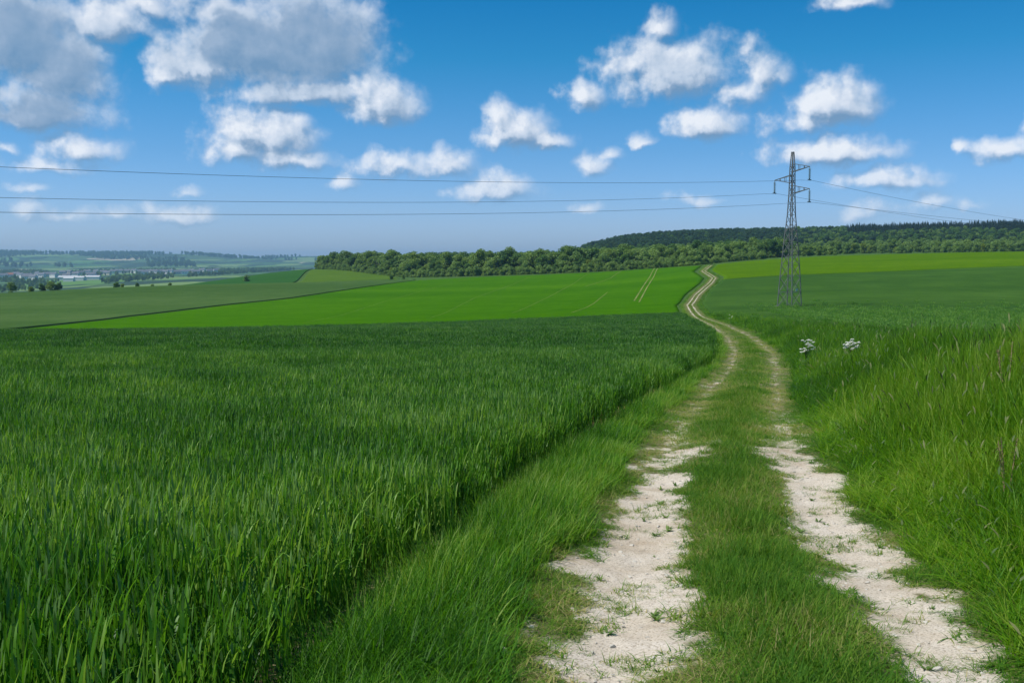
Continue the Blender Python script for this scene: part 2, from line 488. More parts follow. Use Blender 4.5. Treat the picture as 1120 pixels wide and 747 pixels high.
def build_track():
    ys = [1.2]
    while ys[-1] < 399: ys.append(ys[-1] + max(.032, .0042 * ys[-1]))
    ys = np.array(ys)
    us = np.linspace(-1, 1, 171)
    w = track_w(ys)
    U = us[None, :] * w[:, None]; Y = np.repeat(ys[:, None], len(us), 1)
    X = xc(Y) + U
    c = chalk_amount(U, Y, X)
    micro = (fbm(X * 6, Y * 6, 4) - .5) * .026 + (fbm(X * 22, Y * 22, 2) - .5) * .016
    Z = track_z(X, Y) + micro * (1 - sstep(20, 50, Y))
    edge = sstep(.86, 1.0, np.abs(us))[None, :]
    Z = Z - edge * .06
    V = np.stack([X, Y, Z], -1).reshape(-1, 3)
    o = obj('track', mesh('track', V, gridfaces(len(ys), len(us)), [M['track_dirt']], attrs={'chalk': ('FLOAT', c.astype(np.float32))}))
    tag(o, 'rutted white chalk farm track winding up between the fields', 'track', kind='structure')


build_track()


# ------------------------------------------------------------------ crop sheets
def loft(name, A, B, nu, nv, h, mat, label, cat='field', kind='stuff', skirt=True, follow=None):
    """canopy between two field edges A and B, each a list of (image column, depth)"""
    def poly(E, n):
        P = np.array([[float(tanu(p)) * d, d] for p, d in E])
        s = np.concatenate([[0], np.cumsum(np.hypot(*np.diff(P, axis=0).T))]); s /= s[-1]
        t = np.linspace(0, 1, n)
        return np.stack([np.interp(t, s, P[:, 0]), np.interp(t, s, P[:, 1])], -1)
    a = poly(A, nu); b = poly(B, nu)
    t = np.linspace(0, 1, nv)[:, None, None]
    P = a[None] * (1 - t) + b[None] * t
    if follow:                              # let the side next to the track run along its bends
        Y = P[..., 1]; c0 = 0 if follow[0] == 'left' else -1; c1 = -1 - c0
        want = xc(Y[:, c0]) + np.interp(Y[:, c0], follow[1], follow[2])
        f = (P[..., 0] - P[:, c1, 0][:, None]) / (P[:, c0, 0] - P[:, c1, 0])[:, None]
        P[..., 0] += (want - P[:, c0, 0])[:, None] * np.clip(f, 0, 1) ** 2
    wob = (fbm(P[..., 0] * .09 + 7, P[..., 1] * .09, 4) - .5)
    P[..., 1] += wob * 2.2 * (P[..., 1] > 100)
    Z = H(P[..., 0], P[..., 1]) + h + (fbm(P[..., 0] * .35, P[..., 1] * .35, 3) - .5) * h * .25
    if skirt:
        Z[0] -= h * 1.3; Z[-1] -= h * 1.3; Z[:, 0] -= h * 1.3; Z[:, -1] -= h * 1.3
        eps = 2e-3
        P[0] = P[1] + (P[0] - P[1]) * eps; P[-1] = P[-2] + (P[-1] - P[-2]) * eps
        P[:, 0] = P[:, 1] + (P[:, 0] - P[:, 1]) * eps; P[:, -1] = P[:, -2] + (P[:, -1] - P[:, -2]) * eps
    V = np.concatenate([P, Z[..., None]], -1).reshape(-1, 3)
    fc = gridfaces(nv, nu)
    o = obj(name, mesh(name, V, fc, [mat], smooth=True))
    return tag(o, label, cat, kind=kind)


def pathpx(Y, du):
    return float((xc(Y) + du) / Y * F * 1.0033 + CX)


pe = lambda ys, du: [(pathpx(y, du), y) for y in ys]
# bright green field left of the far track
loft('bright_crop_field', [(-40, 153), (320, 151), (560, 151), (700, 151)] + pe([152], -2.3),
     [(5, 157), (143, 205), (250, 246), (321, 275), (400, 345), (456, 412), (520, 440), (641, 434), (700, 428)] + pe([398], -2.1),
     160, 130, .14, M['f_bright'], 'bright yellow green young crop on the slope left of the far track', follow=('right', [150, 165, 400], [-2.1, -1.65, -1.5]))
# grey green field to its left
loft('grey_green_field', [(-420, 149), (-150, 151), (4.6, 157.2), (142.7, 205.2), (249.7, 246.2), (320.7, 275.2), (399.7, 345.2), (455.7, 412.2)],
     [(-420, 395), (-150, 398), (0, 402), (71, 408), (179, 416), (286, 425), (400, 428), (458, 430)],
     180, 120, .22, M['f_grey'], 'dull grey green crop field sloping up at the left')
loft('blue_green_field', [(pathpx(128, 3.2), 128), (pathpx(100, 4.5), 100), (pathpx(72, 7.5), 72), (1000, 60), (1150, 58), (1500, 56)],
     pe([272], 2.6) + [(870, 283), (1000, 290), (1120, 298), (1450, 315)],
     150, 120, .35, M['f_blue'], 'dark blue green wheat field around the pylon at the right', follow=('left', [72, 100, 128, 160, 272], [7.5, 4.5, 3.0, 2.0, 1.7]))
loft('olive_field', pe([272.6], 2.6) + [(870, 285), (1000, 292), (1120, 300), (1450, 317)],
     pe([392], 2.4) + [(820, 420), (900, 448), (1000, 462), (1120, 478), (1450, 490)],
     130, 80, .2, M['f_olive'], 'olive yellow crop field on the slope behind the blue green wheat', follow=('left', [270, 400], [1.7, 1.6]))
loft('dark_slope_field', [(150, 470), (200, 478), (250, 480), (320, 470)], [(195, 700), (240, 720), (300, 770), (349, 830)],
     70, 70, .3, M['f_dark'], 'dark green field dropping to the valley at the left end of the wood')
loft('pasture_field', [(322, 472), (380, 455), (420, 450), (440, 455)], [(349, 800), (358, 700), (390, 640), (425, 570)],
     60, 60, .15, M['f_tri'], 'small light green pasture below the left end of the wood')


def tramline(pts, wid, h):
    h -= .13
    P = np.array([[float(tanu(p)) * d, d] for p, d in pts])
    s = np.concatenate([[0], np.cumsum(np.hypot(*np.diff(P, axis=0).T))]); t = np.linspace(0, s[-1], 60)
    x = np.interp(t, s, P[:, 0]); y = np.interp(t, s, P[:, 1])
    d = np.stack([np.gradient(x), np.gradient(y)], -1); d /= np.linalg.norm(d, axis=1)[:, None]
    n = np.stack([d[:, 1], -d[:, 0]], -1)
    V = []
    for k in (-1, 1):
        X = x + n[:, 0] * k * wid / 2; Y = y + n[:, 1] * k * wid / 2
        V.append(np.stack([X, Y, H(X, Y) + h], -1))
    V = np.stack(V, 1).reshape(-1, 3)
    o = obj('wheel_path', mesh('wheel_path', V, gridfaces(60, 2), [M['tram']]))
    return o


for k, (pts, wd) in enumerate([([(694, 215), (703, 270), (711, 335), (716, 420)], .34), ([(699.5, 210), (708, 268), (715.5, 335), (719.5, 420)], .34),
                               ([(625, 180), (650, 215), (665, 260)], .22), ([(640, 300), (668, 350), (680, 420)], .25),
                               ([(560, 190), (600, 250), (628, 330), (645, 425)], .14), ([(470, 180), (520, 260), (560, 340), (585, 430)], .12), ([(330, 170), (420, 250), (480, 340), (520, 430)], .10)]):
    o = tramline(pts, wd, .31 + .02 * 0)
    tag(o, ['left of the two pale wheel lines climbing the bright field', 'right of the two pale wheel lines climbing the bright field',
            'faint short wheel line low in the bright field', 'faint wheel line high in the bright field', 'faintest wheel line right of the middle of the bright field', 'faintest wheel line in the middle of the bright field', 'faintest wheel line left of the middle of the bright field'][k], 'wheel track', kind='structure')

# ------------------------------------------------------------------ blades and clumps (sources of the scattered plants)
def strips(n, fn, seg):
    """n ribbons; fn(i) -> base(3), azimuth, length, width, lean0, bend, lv, mat"""
    V = []; Fc = []; L = []; MI = []
    for i in range(n):
        b, az, ln, wd, lean, bend, lv, mi, taper = fn(i)
        d = np.array((math.cos(az), math.sin(az), 0)); side = np.array((-math.sin(az), math.cos(az), 0))
        p = np.array(b, float); a = lean; tw = random.uniform(-.6, .6)
        b0 = len(V)
        for s in range(seg + 1):
            t = s / seg
            w = wd * ((1 - t) ** .7 if taper == 1 else (math.sin(math.pi * (0.12 + .86 * t)) if taper == 2 else 1)) * .5
            sd = side * math.cos(tw * t) + d * math.sin(tw * t)
            if s == seg and taper:
                V.append(p.copy()); L.append(lv)
            else:
                V.append(p - sd * w); V.append(p + sd * w); L += [lv, lv]
            a = lean + bend * (t + 1 / seg) ** 1.3
            p = p + (d * math.sin(a) + np.array((0, 0, math.cos(a)))) * ln / seg
        for s in range(seg):
            q = b0 + 2 * s
            if s == seg - 1 and taper: Fc.append([q, q + 1, q + 2])
            else: Fc.append([q, q + 1, q + 3, q + 2])
            MI.append(mi)
    return V, Fc, L, MI


def clump(name, groups, mats):
    V = []; Fc = []; L = []; MI = []
    for n, fn, seg in groups:
        v, f, l, m = strips(n, fn, seg)
        b = len(V); V += v; Fc += [[b + i for i in x] for x in f]; L += l; MI += m
    me = mesh(name, V, Fc, mats, MI, True, {'lv': ('FLOAT', np.array(L, np.float32))})
    return bpy.data.objects.new(name, me)       # a source for geometry nodes; it stands nowhere itself


U_ = random.uniform


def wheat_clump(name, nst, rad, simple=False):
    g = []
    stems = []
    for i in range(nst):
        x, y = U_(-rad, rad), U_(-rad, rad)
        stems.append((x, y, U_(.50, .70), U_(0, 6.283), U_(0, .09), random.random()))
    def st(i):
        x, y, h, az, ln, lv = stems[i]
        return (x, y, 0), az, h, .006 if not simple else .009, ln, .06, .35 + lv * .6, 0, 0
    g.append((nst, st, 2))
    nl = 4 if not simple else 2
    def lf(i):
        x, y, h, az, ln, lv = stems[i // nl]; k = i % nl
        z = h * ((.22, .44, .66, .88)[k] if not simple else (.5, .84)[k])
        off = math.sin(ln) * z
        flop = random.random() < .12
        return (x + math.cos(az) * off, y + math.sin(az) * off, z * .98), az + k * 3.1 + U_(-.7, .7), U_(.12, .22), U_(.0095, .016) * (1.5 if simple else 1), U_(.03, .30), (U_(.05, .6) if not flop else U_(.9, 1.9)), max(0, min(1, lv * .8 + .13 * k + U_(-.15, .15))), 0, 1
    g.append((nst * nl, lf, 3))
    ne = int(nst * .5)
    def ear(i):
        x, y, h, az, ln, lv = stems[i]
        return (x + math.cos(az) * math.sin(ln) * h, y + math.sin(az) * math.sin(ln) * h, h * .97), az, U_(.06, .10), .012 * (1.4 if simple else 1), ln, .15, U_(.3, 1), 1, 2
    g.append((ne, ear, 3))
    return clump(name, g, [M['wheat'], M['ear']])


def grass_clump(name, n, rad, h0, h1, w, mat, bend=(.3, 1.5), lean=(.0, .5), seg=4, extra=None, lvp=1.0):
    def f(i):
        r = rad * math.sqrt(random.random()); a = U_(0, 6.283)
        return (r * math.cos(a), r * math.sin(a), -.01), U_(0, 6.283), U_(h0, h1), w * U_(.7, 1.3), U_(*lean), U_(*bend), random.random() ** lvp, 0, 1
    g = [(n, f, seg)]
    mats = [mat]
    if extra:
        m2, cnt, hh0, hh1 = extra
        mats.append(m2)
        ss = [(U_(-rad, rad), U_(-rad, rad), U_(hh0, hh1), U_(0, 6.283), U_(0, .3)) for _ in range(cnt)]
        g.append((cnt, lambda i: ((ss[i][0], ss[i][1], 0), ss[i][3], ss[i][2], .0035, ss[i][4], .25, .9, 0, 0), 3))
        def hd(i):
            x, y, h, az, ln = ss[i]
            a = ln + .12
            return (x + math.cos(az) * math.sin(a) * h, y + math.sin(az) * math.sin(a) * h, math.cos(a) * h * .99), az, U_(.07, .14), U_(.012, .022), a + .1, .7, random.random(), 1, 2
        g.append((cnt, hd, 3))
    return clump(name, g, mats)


def weed_clump(name):
    def f(i):
        return (U_(-.01, .01), U_(-.01, .01), 0), U_(0, 6.283), U_(.05, .12), U_(.014, .03), U_(.6, 1.25), U_(.2, .5), random.random(), 0, 2
    return clump(name, [(14, f, 3)], [M['weed']])


def scatter(name, X, Y, Z, rz, sc, tint, idx, sources, label, cat, tilt=None):
    n = len(X)
    rot = np.zeros((n, 3), np.float32); rot[:, 2] = rz
    if tilt is not None: rot[:, 0] = tilt[0]; rot[:, 1] = tilt[1]
    if np.ndim(sc) == 1: sc = np.repeat(np.asarray(sc)[:, None], 3, 1)
    me = mesh(name, np.stack([X, Y, Z], -1), [], attrs={'rot': ('FLOAT_VECTOR', rot), 'scl': ('FLOAT_VECTOR', np.asarray(sc, np.float32)),
              'tint': ('FLOAT', np.asarray(tint, np.float32)), 'pick': ('INT', np.asarray(idx, np.int32))})
    o = obj(name, me)
    ng = bpy.data.node_groups.new(name + '_scatter', 'GeometryNodeTree')
    ng.interface.new_socket('Geometry', in_out='INPUT', socket_type='NodeSocketGeometry')
    ng.interface.new_socket('Geometry', in_out='OUTPUT', socket_type='NodeSocketGeometry')
    gi = ng.nodes.new('NodeGroupInput'); go = ng.nodes.new('NodeGroupOutput')
    jn = ng.nodes.new('GeometryNodeJoinGeometry')
    for s in sources:
        oi = ng.nodes.new('GeometryNodeObjectInfo'); oi.inputs['Object'].default_value = s
        gt = ng.nodes.new('GeometryNodeGeometryToInstance')
        ng.links.new(oi.outputs['Geometry'], gt.inputs[0]); ng.links.new(gt.outputs[0], jn.inputs[0])
    ip = ng.nodes.new('GeometryNodeInstanceOnPoints')
    ip.inputs['Pick Instance'].default_value = True
    def na(nm, ty):
        a = ng.nodes.new('GeometryNodeInputNamedAttribute'); a.data_type = ty; a.inputs['Name'].default_value = nm
        return a.outputs['Attribute']
    er = ng.nodes.new('FunctionNodeEulerToRotation')
    ng.links.new(na('rot', 'FLOAT_VECTOR'), er.inputs[0]); ng.links.new(er.outputs[0], ip.inputs['Rotation'])
    ng.links.new(na('scl', 'FLOAT_VECTOR'), ip.inputs['Scale']); ng.links.new(na('pick', 'INT'), ip.inputs['Instance Index'])
    ng.links.new(gi.outputs[0], ip.inputs['Points']); ng.links.new(jn.outputs[0], ip.inputs['Instance'])
    ng.links.new(ip.outputs[0], go.inputs[0])
    md = o.modifiers.new('scatter', 'NODES'); md.node_group = ng
    return tag(o, label, cat, kind='stuff')


def jitter_grid(x0, x1, y0, y1, sp):
    nx = max(1, int((x1 - x0) / sp)); ny = max(1, int((y1 - y0) / sp))
    gx, gy = np.meshgrid(x0 + (np.arange(nx) + .5) * sp, y0 + (np.arange(ny) + .5) * sp)
    gx = gx.ravel() + rng.uniform(-.5, .5, gx.size) * sp; gy = gy.ravel() + rng.uniform(-.5, .5, gy.size) * sp
    return gx, gy


def inview(X, Y, mx=.62, pad=2.0):
    return np.abs(X) < mx * np.maximum(Y, 0) + pad


# ---- wheat
def tram_gap(X, Y):
    """two pairs of sprayer wheelings in the wheat"""
    g = np.zeros(X.shape, bool)
    for (p0, d0, p1, d1) in ((-60, 20.5, 470, 33.0), (500, 64, 665, 118)):
        a = np.array([tanu(p0) * d0, d0]); b = np.array([tanu(p1) * d1, d1])
        t = (b - a) / np.linalg.norm(b - a); n = np.array([-t[1], t[0]])
        q = (X - a[0]) * n[0] + (Y - a[1]) * n[1]; s = (X - a[0]) * t[0] + (Y - a[1]) * t[1]
        g |= ((np.abs(q) < .26) | (np.abs(q - 1.9) < .26)) & (s > -30) & (s < np.linalg.norm(b - a) + 2)
    return g


def build_wheat():
    PX = []; PY = []; S = []; K = []
    for (y0, y1, sp, sc, simple) in ((.9, 16, .22, 1.0, 0), (16, 40, .30, 1.12, 0), (40, 85, .48, 1.25, 1), (85, 150, .85, 1.6, 1)):
        x0 = -.62 * y1 - 3
        x, y = jitter_grid(x0, float(xc(y1)) + 0, y0, y1, sp)
        m = inview(x, y) & ((x - xc(y)) < WHEAT_U(y) + (fbm(y * .8, y * 0, 2) - .5) * .35) & ~tram_gap(x, y)
        m &= ~((y < 2.2) & (np.abs(x) < 1.0))
        x, y = x[m], y[m]
        PX.append(x); PY.append(y); S.append(np.full(len(x), sc)); K.append(np.full(len(x), simple))
    X = np.concatenate(PX); Y = np.concatenate(PY); S = np.concatenate(S); K = np.concatenate(K)
    n = len(X)
    big = fbm(X * .22, Y * .16, 3); b2 = fbm(X * .9 + 50, Y * .9, 2)
    hs = .95 + .28 * big + rng.uniform(-.05, .05, n)
    d = np.hypot(X, Y)
    edge = sstep(-.75, 0, (X - xc(Y)) - WHEAT_U(Y))
    hs *= 1 - .42 * edge * rng.random(n)
    sc = np.stack([S, S, hs], -1)
    tint = np.clip(.44 + (b2 - .5) * .9 + (big - .5) * .5 + .10 * (1 - sstep(4, 12, d)) - .16 * sstep(14, 60, d) + rng.uniform(-.14, .14, n), 0, 1)
    src = [wheat_clump('wheat_source', 30, .17) for _ in range(6)] + [wheat_clump('wheat_far_source', 26, .20, True) for _ in range(3)]
    # joined variants are picked by index: sources are joined in reverse link order or in order; keep both kinds apart by building two scatters
    for kk, nm, lab in ((0, 'wheat_crop', 'tall dark green wheat standing left of the track in the foreground'), (1, 'distant_wheat_crop', 'finer dark wheat further down the slope left of the track')):
        s = K == kk; ss = src[:6] if kk == 0 else src[6:]
        q = int(s.sum())
        scatter(nm, X[s], Y[s], H(X[s], Y[s]) - .02, rng.uniform(0, 6.28, q), sc[s], tint[s], rng.integers(0, len(ss), q), ss, lab, 'wheat',
                (rng.normal(0, .05, q), rng.normal(.03, .05, q)))
    return n


nw = build_wheat()


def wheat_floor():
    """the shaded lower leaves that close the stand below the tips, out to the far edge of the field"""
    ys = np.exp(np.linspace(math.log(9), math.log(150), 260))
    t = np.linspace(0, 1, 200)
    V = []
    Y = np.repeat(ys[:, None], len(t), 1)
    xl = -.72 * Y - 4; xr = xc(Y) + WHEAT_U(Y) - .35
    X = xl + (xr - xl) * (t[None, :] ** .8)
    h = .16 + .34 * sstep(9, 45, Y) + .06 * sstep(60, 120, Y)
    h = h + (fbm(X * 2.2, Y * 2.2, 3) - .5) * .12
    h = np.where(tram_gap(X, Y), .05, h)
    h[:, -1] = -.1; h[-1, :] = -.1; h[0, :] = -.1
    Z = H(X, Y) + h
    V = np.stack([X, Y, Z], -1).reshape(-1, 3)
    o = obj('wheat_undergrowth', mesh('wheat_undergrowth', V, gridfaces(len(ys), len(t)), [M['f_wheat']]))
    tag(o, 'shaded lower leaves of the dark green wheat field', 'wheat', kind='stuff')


wheat_floor()


# ---- grasses beside and on the track
def build_grass():
    lush = [grass_clump('lush_source', n_, .13, .10, .36, w_, M['verge'], (.3, b_), (0, .6)) for n_, w_, b_ in ((60, .0065, 1.8), (48, .009, 1.4), (60, .006, 2.2), (40, .011, 1.6), (55, .007, 1.2))]
    short = [grass_clump('short_source', n_, .11, .04, .17, w_, M['track'], (.4, 1.9), (.1, 1.0), 3, None, 1.2) for n_, w_ in ((55, .005), (40, .0075), (55, .0045), (34, .009), (50, .006))]
    tall = [grass_clump('tall_source', 52, .16, .30, .66, .0095, M['bank'], (.3, 1.5), (0, .35), 5, (M['seed'], 1, .42, .60)) for _ in range(2)]
    tall += [grass_clump('tall_plain_source', n_, .16, .22, .60, w_, M['bank'], (.3, b_), (0, l_), 5) for n_, w_, b_, l_ in ((50, .011, 1.9, .5), (60, .0085, 1.6, .4), (40, .014, 1.2, .3), (55, .008, 2.1, .6), (34, .018, 1.5, .5))]
    weed = [weed_clump('weed_source') for _ in range(4)]
    straw = [grass_clump('straw_source', 16, .12, .10, .34, .006, M['straw'], (.3, 1.4), (.1, 1.0), 3) for _ in range(3)]
    # lush verge between wheat and left rut, and far verges
    Xs = []; Ys = []; Ss = []
    for y0, y1, sp, s in ((1.0, 14, .085, 1), (14, 34, .15, 1.25), (34, 80, .34, 1.8), (80, 150, .6, 2.2), (150, 400, .9, 2.2)):
        a, b = float(xc(y0)) - 3, float(xc(y1)) + 3
        x, y = jitter_grid(a, b, y0, y1, sp)
        u = x - xc(y)
        lo = np.where(y > 150, -1.8, WHEAT_U(y) + .10); hi = -1.42 + .3 * (y > 150) + (fbm(y * .7, x * .7, 3) - .5) * .55
        m = (u > lo) & (u < hi) & inview(x, y)
        Xs.append(x[m]); Ys.append(y[m]); Ss.append(np.full(m.sum(), s))
    X = np.concatenate(Xs); Y = np.concatenate(Ys); S = np.concatenate(Ss); n = len(X); u = X - xc(Y)
    prof_h = (1 - .5 * sstep(140, 170, Y)) * .55 + .75 * sstep(0, .35, u - WHEAT_U(Y)) * (1 - .65 * sstep(-1.95, -1.35, u))
    prof_h *= .45 + 1.1 * fbm(X * 1.7, Y * 1.7, 3)
    tint = np.clip(.50 + (fbm(X * 1.5, Y * 1.5, 3) - .5) * 1.2 + rng.uniform(-.15, .15, n) + .2 * sstep(-1.8, -1.4, u) + .2 * (Y > 150), 0, 1)
    scatter('verge_grass', X, Y, track_z(X, Y) - .01, rng.uniform(0, 6.28, n), np.stack([S, S, S ** .3 * prof_h], -1), tint, rng.integers(0, 5, n), lush,
            'lush green grass verge between the wheat and the left rut', 'grass')
    # short grass: middle strip and trampled margins, thinning out on chalk
    Xs = []; Ys = []; Ss = []
    for y0, y1, sp, s in ((1.2, 12, .062, 1), (12, 26, .10, 1.15), (26, 60, .22, 1.6), (60, 140, .34, 1.8), (140, 400, .30, 1.7)):
        a, b = (float(xc(y0)) - 2.4, float(xc(y1)) + 2.6)
        if y0 >= 140:
            x, y = jitter_grid(-1.7, 1.7, y0, y1, sp); x = x + xc(y)
        else:
            x, y = jitter_grid(a, b, y0, y1, sp)
        u = x - xc(y)
        c = chalk_amount(u, y, x)
        pr = 1.0 - sstep(.16, .60, c + (rng.random(len(x)) - .5) * .2)
        pr = np.where(y > 14, np.clip(1.0 - (.62 + .34 * sstep(80, 140, y)) * np.exp(-((np.abs(u) - gauge(y)) / (.26 - .08 * sstep(80, 140, y))) ** 2), .04, 1), pr)
        m = (u > -1.75) & (u < 1.85) & (rng.random(len(x)) < pr) & inview(x, y)
        Xs.append(x[m]); Ys.append(y[m]); Ss.append(np.full(m.sum(), s))
    X = np.concatenate(Xs); Y = np.concatenate(Ys); S = np.concatenate(Ss); n = len(X); u = X - xc(Y)
    c = chalk_amount(u, Y, X)
    mid = np.exp(-(u / .42) ** 2)
    hh = (.55 + .85 * mid + .35 * sstep(1.25, 1.6, np.abs(u))) * (.45 + 1.1 * fbm(X * 2.4, Y * 2.4, 3)) * (1 - .5 * sstep(.08, .4, c) * (Y < 15))
    dry = np.exp(-((np.abs(u) - gauge(Y)) / .38) ** 2)
    tint = np.clip(.30 + .36 * dry + (fbm(X * 1.3 + 9, Y * 1.3, 3) - .5) * 1.35 + (fbm(X * 5, Y * 5 + 9, 2) - .5) * .5 + rng.uniform(-.16, .16, n) - .06 * mid, 0, 1)
    scatter('track_grass', X, Y, track_z(X, Y) - .006, rng.uniform(0, 6.28, n), np.stack([S, S, S ** .3 * hh], -1), tint, rng.integers(0, 5, n), short,
            'short worn grass on the middle strip and edges of the chalk track', 'grass')
    # weeds and tufts on the chalk
    x, y = jitter_grid(-1, 8, 2.5, 15, .17)
    u = x - xc(y); c = chalk_amount(u, y, x)
    m = (np.abs(u) < 1.35) & (c > .36) & (rng.random(len(x)) < .14) & (fbm(x * 1.7, y * 1.7 + 30, 2) > .44)
    x, y = x[m], y[m]; n = len(x)
    scatter('weeds', x, y, track_z(x, y), rng.uniform(0, 6.28, n), rng.uniform(.25, .75, n), rng.random(n), rng.integers(0, 4, n), weed,
            'small flat weeds growing on the bare chalk ruts', 'weeds')
    # little tufts holding on in the ruts
    x, y = jitter_grid(-1, 8, 2.2, 15, .10)
    u = x - xc(y); c = chalk_amount(u, y, x)
    m = (np.abs(u) < 1.5) & (c > .30) & (fbm(x * 2.6 + 11, y * 2.2, 3) + rng.uniform(-.09, .09, len(x)) > .60)
    x, y = x[m], y[m]; n = len(x); s = rng.uniform(.35, .85, n)
    scatter('rut_grass', x, y, track_z(x, y) - .006, rng.uniform(0, 6.28, n), np.stack([s, s, s * rng.uniform(.5, .9, n)], -1), rng.uniform(.15, .75, n), rng.integers(0, 5, n), short,
            'small tufts of grass holding on in the bare chalk ruts', 'grass')
    # tall bank on the right
    Xs = []; Ys = []; Ss = []
    for y0, y1, sp, s in ((1.0, 14, .115, 1), (14, 32, .20, 1.2), (32, 75, .42, 1.6), (75, 150, .75, 2.0), (150, 400, .95, 2.2)):
        a, b = (float(xc(y0)) + 1, .62 * y1 + 3) if y0 < 150 else (20, 90)
        x, y = jitter_grid(a, b, y0, y1, sp)
        u = x - xc(y)
        wlim = np.interp(y, [0, 30, 60, 75, 128, 160, 400], [16, 14, 10, 7.5, 4.2, 2.4, 2.0])
        m = (u > 1.45 - .25 * (y > 150) + (fbm(y * .8 + 4, x * .8, 3) - .5) * .5) & (u < wlim) & inview(x, y, .6, 1.5)
        Xs.append(x[m]); Ys.append(y[m]); Ss.append(np.full(m.sum(), s))
    X = np.concatenate(Xs); Y = np.concatenate(Ys); S = np.concatenate(Ss); n = len(X); u = X - xc(Y)
    big = fbm(X * .45 + 3, Y * .3, 3)
    hh = (.45 + .85 * sstep(1.45, 2.5, u)) * (.55 + .9 * big) * (.75 + .5 * fbm(X * 1.6, Y * 1.6 + 8, 2)) * (1 - .25 * sstep(60, 100, Y)) * (1 - .55 * sstep(140, 170, Y))
    tint = np.clip(.66 + (fbm(X * .7, Y * .5 + 70, 3) - .5) * 1.3 - .40 * sstep(9, 26, Y) - .08 * sstep(3, 6, u) + rng.uniform(-.16, .16, n), 0, 1)
    for (px_, d_) in ((884, 32.0), (933, 30.0)):
        hh = hh * (1 + (.5 if px_ < 900 else -.35) * np.exp(-((X - tanu(px_) * d_) / .7) ** 2 - ((Y - d_ + .8) / 1.1) ** 2))
    pick = rng.integers(0, 7, n)
    scatter('bank_grass', X, Y, H(X, Y) - .02, rng.uniform(0, 6.28, n), np.stack([S, S, S ** .3 * hh], -1), tint, pick, tall,
            'tall yellow green grass with seed heads on the bank right of the track', 'grass', (rng.normal(0, .14, n), rng.normal(.03, .14, n)))
    # docks, hogweed leaves and pale dead stems tangled through both verges
    x, y = jitter_grid(-3, 14, 1.5, 30, .30)
    u = x - xc(y)
    m = (((u > 1.7) & (u < 8)) | ((u < -1.5) & (u > WHEAT_U(y) + .1))) & inview(x, y, .6, 1) & (fbm(x * .9 + 33, y * .9, 3) > .52) & (rng.random(len(x)) < .6)
    x, y = x[m], y[m]; n = len(x); u = x - xc(y)
    sc = np.where(u > 0, rng.uniform(.9, 1.7, n), rng.uniform(.8, 1.5, n))
    scatter('verge_weeds', x, y, np.where(u > 0, H(x, y), track_z(x, y)) + np.where(u > 0, rng.uniform(.05, .2, n), .04), rng.uniform(0, 6.28, n), np.stack([sc, sc, sc * 1.2], -1), rng.uniform(0, .8, n), rng.integers(0, 4, n), weed,
            'broad leaved weeds growing through the verge grass', 'weeds')
    x, y = jitter_grid(1, 18, 3, 40, .34)
    u = x - xc(y)
    m = (u > 2.0) & (u < 9) & inview(x, y, .6, 1) & (rng.random(len(x)) < .22)
    x, y = x[m], y[m]; n = len(x); sc = rng.uniform(1.0, 1.5, n)
    deads = [grass_clump('dead_source', 5, .12, .40, .62, .005, M['straw'], (.2, 1.6), (.0, .6), 5) for _ in range(3)]
    scatter('dead_grass', x, y, H(x, y), rng.uniform(0, 6.28, n), sc, rng.uniform(.5, 1, n), rng.integers(0, 3, n), deads,
            'pale dead grass stems standing in the bank grass', 'dry grass')
    # dry straw along the foot of the wheat
    x, y = jitter_grid(-3, 8, 1.5, 26, .16)
    u = x - xc(y)
    m = (np.abs(u - WHEAT_U(y) - .02) < .22) & (fbm(y * .5 + 20, y * 0 + 2, 2) > .44) & (rng.random(len(x)) < .9)
    x, y = x[m], y[m]; n = len(x)
    scatter('dry_straw', x, y, H(x, y) - .01, rng.uniform(0, 6.28, n), rng.uniform(.6, 1.2, n), rng.random(n), rng.integers(0, 3, n), straw,
            'brown dried grass along the foot of the wheat', 'dry grass')
    # crop plants on the near part of the blue green field
    x, y = jitter_grid(10, 130, 60, 190, 1.0)
    u = x - xc(y)
    m = inview(x, y, .6) & (u > 8.5) & (y > 66 - .1 * u) & (rng.random(len(x)) < 1 - sstep(75, 185, y))
    x, y = x[m], y[m]; n = len(x)
    far = [wheat_clump('far_field_source', 24, .22, True) for _ in range(3)]
    scatter('blue_green_wheat', x, y, H(x, y) + .0, rng.uniform(0, 6.28, n), np.stack([np.full(n, 2.0), np.full(n, 2.0), rng.uniform(.85, 1.1, n)], -1),
            np.clip(.62 + rng.uniform(-.2, .2, n), 0, 1), rng.integers(0, 3, n), far, 'wheat plants rising out of the blue green field by the pylon', 'wheat')


build_grass()


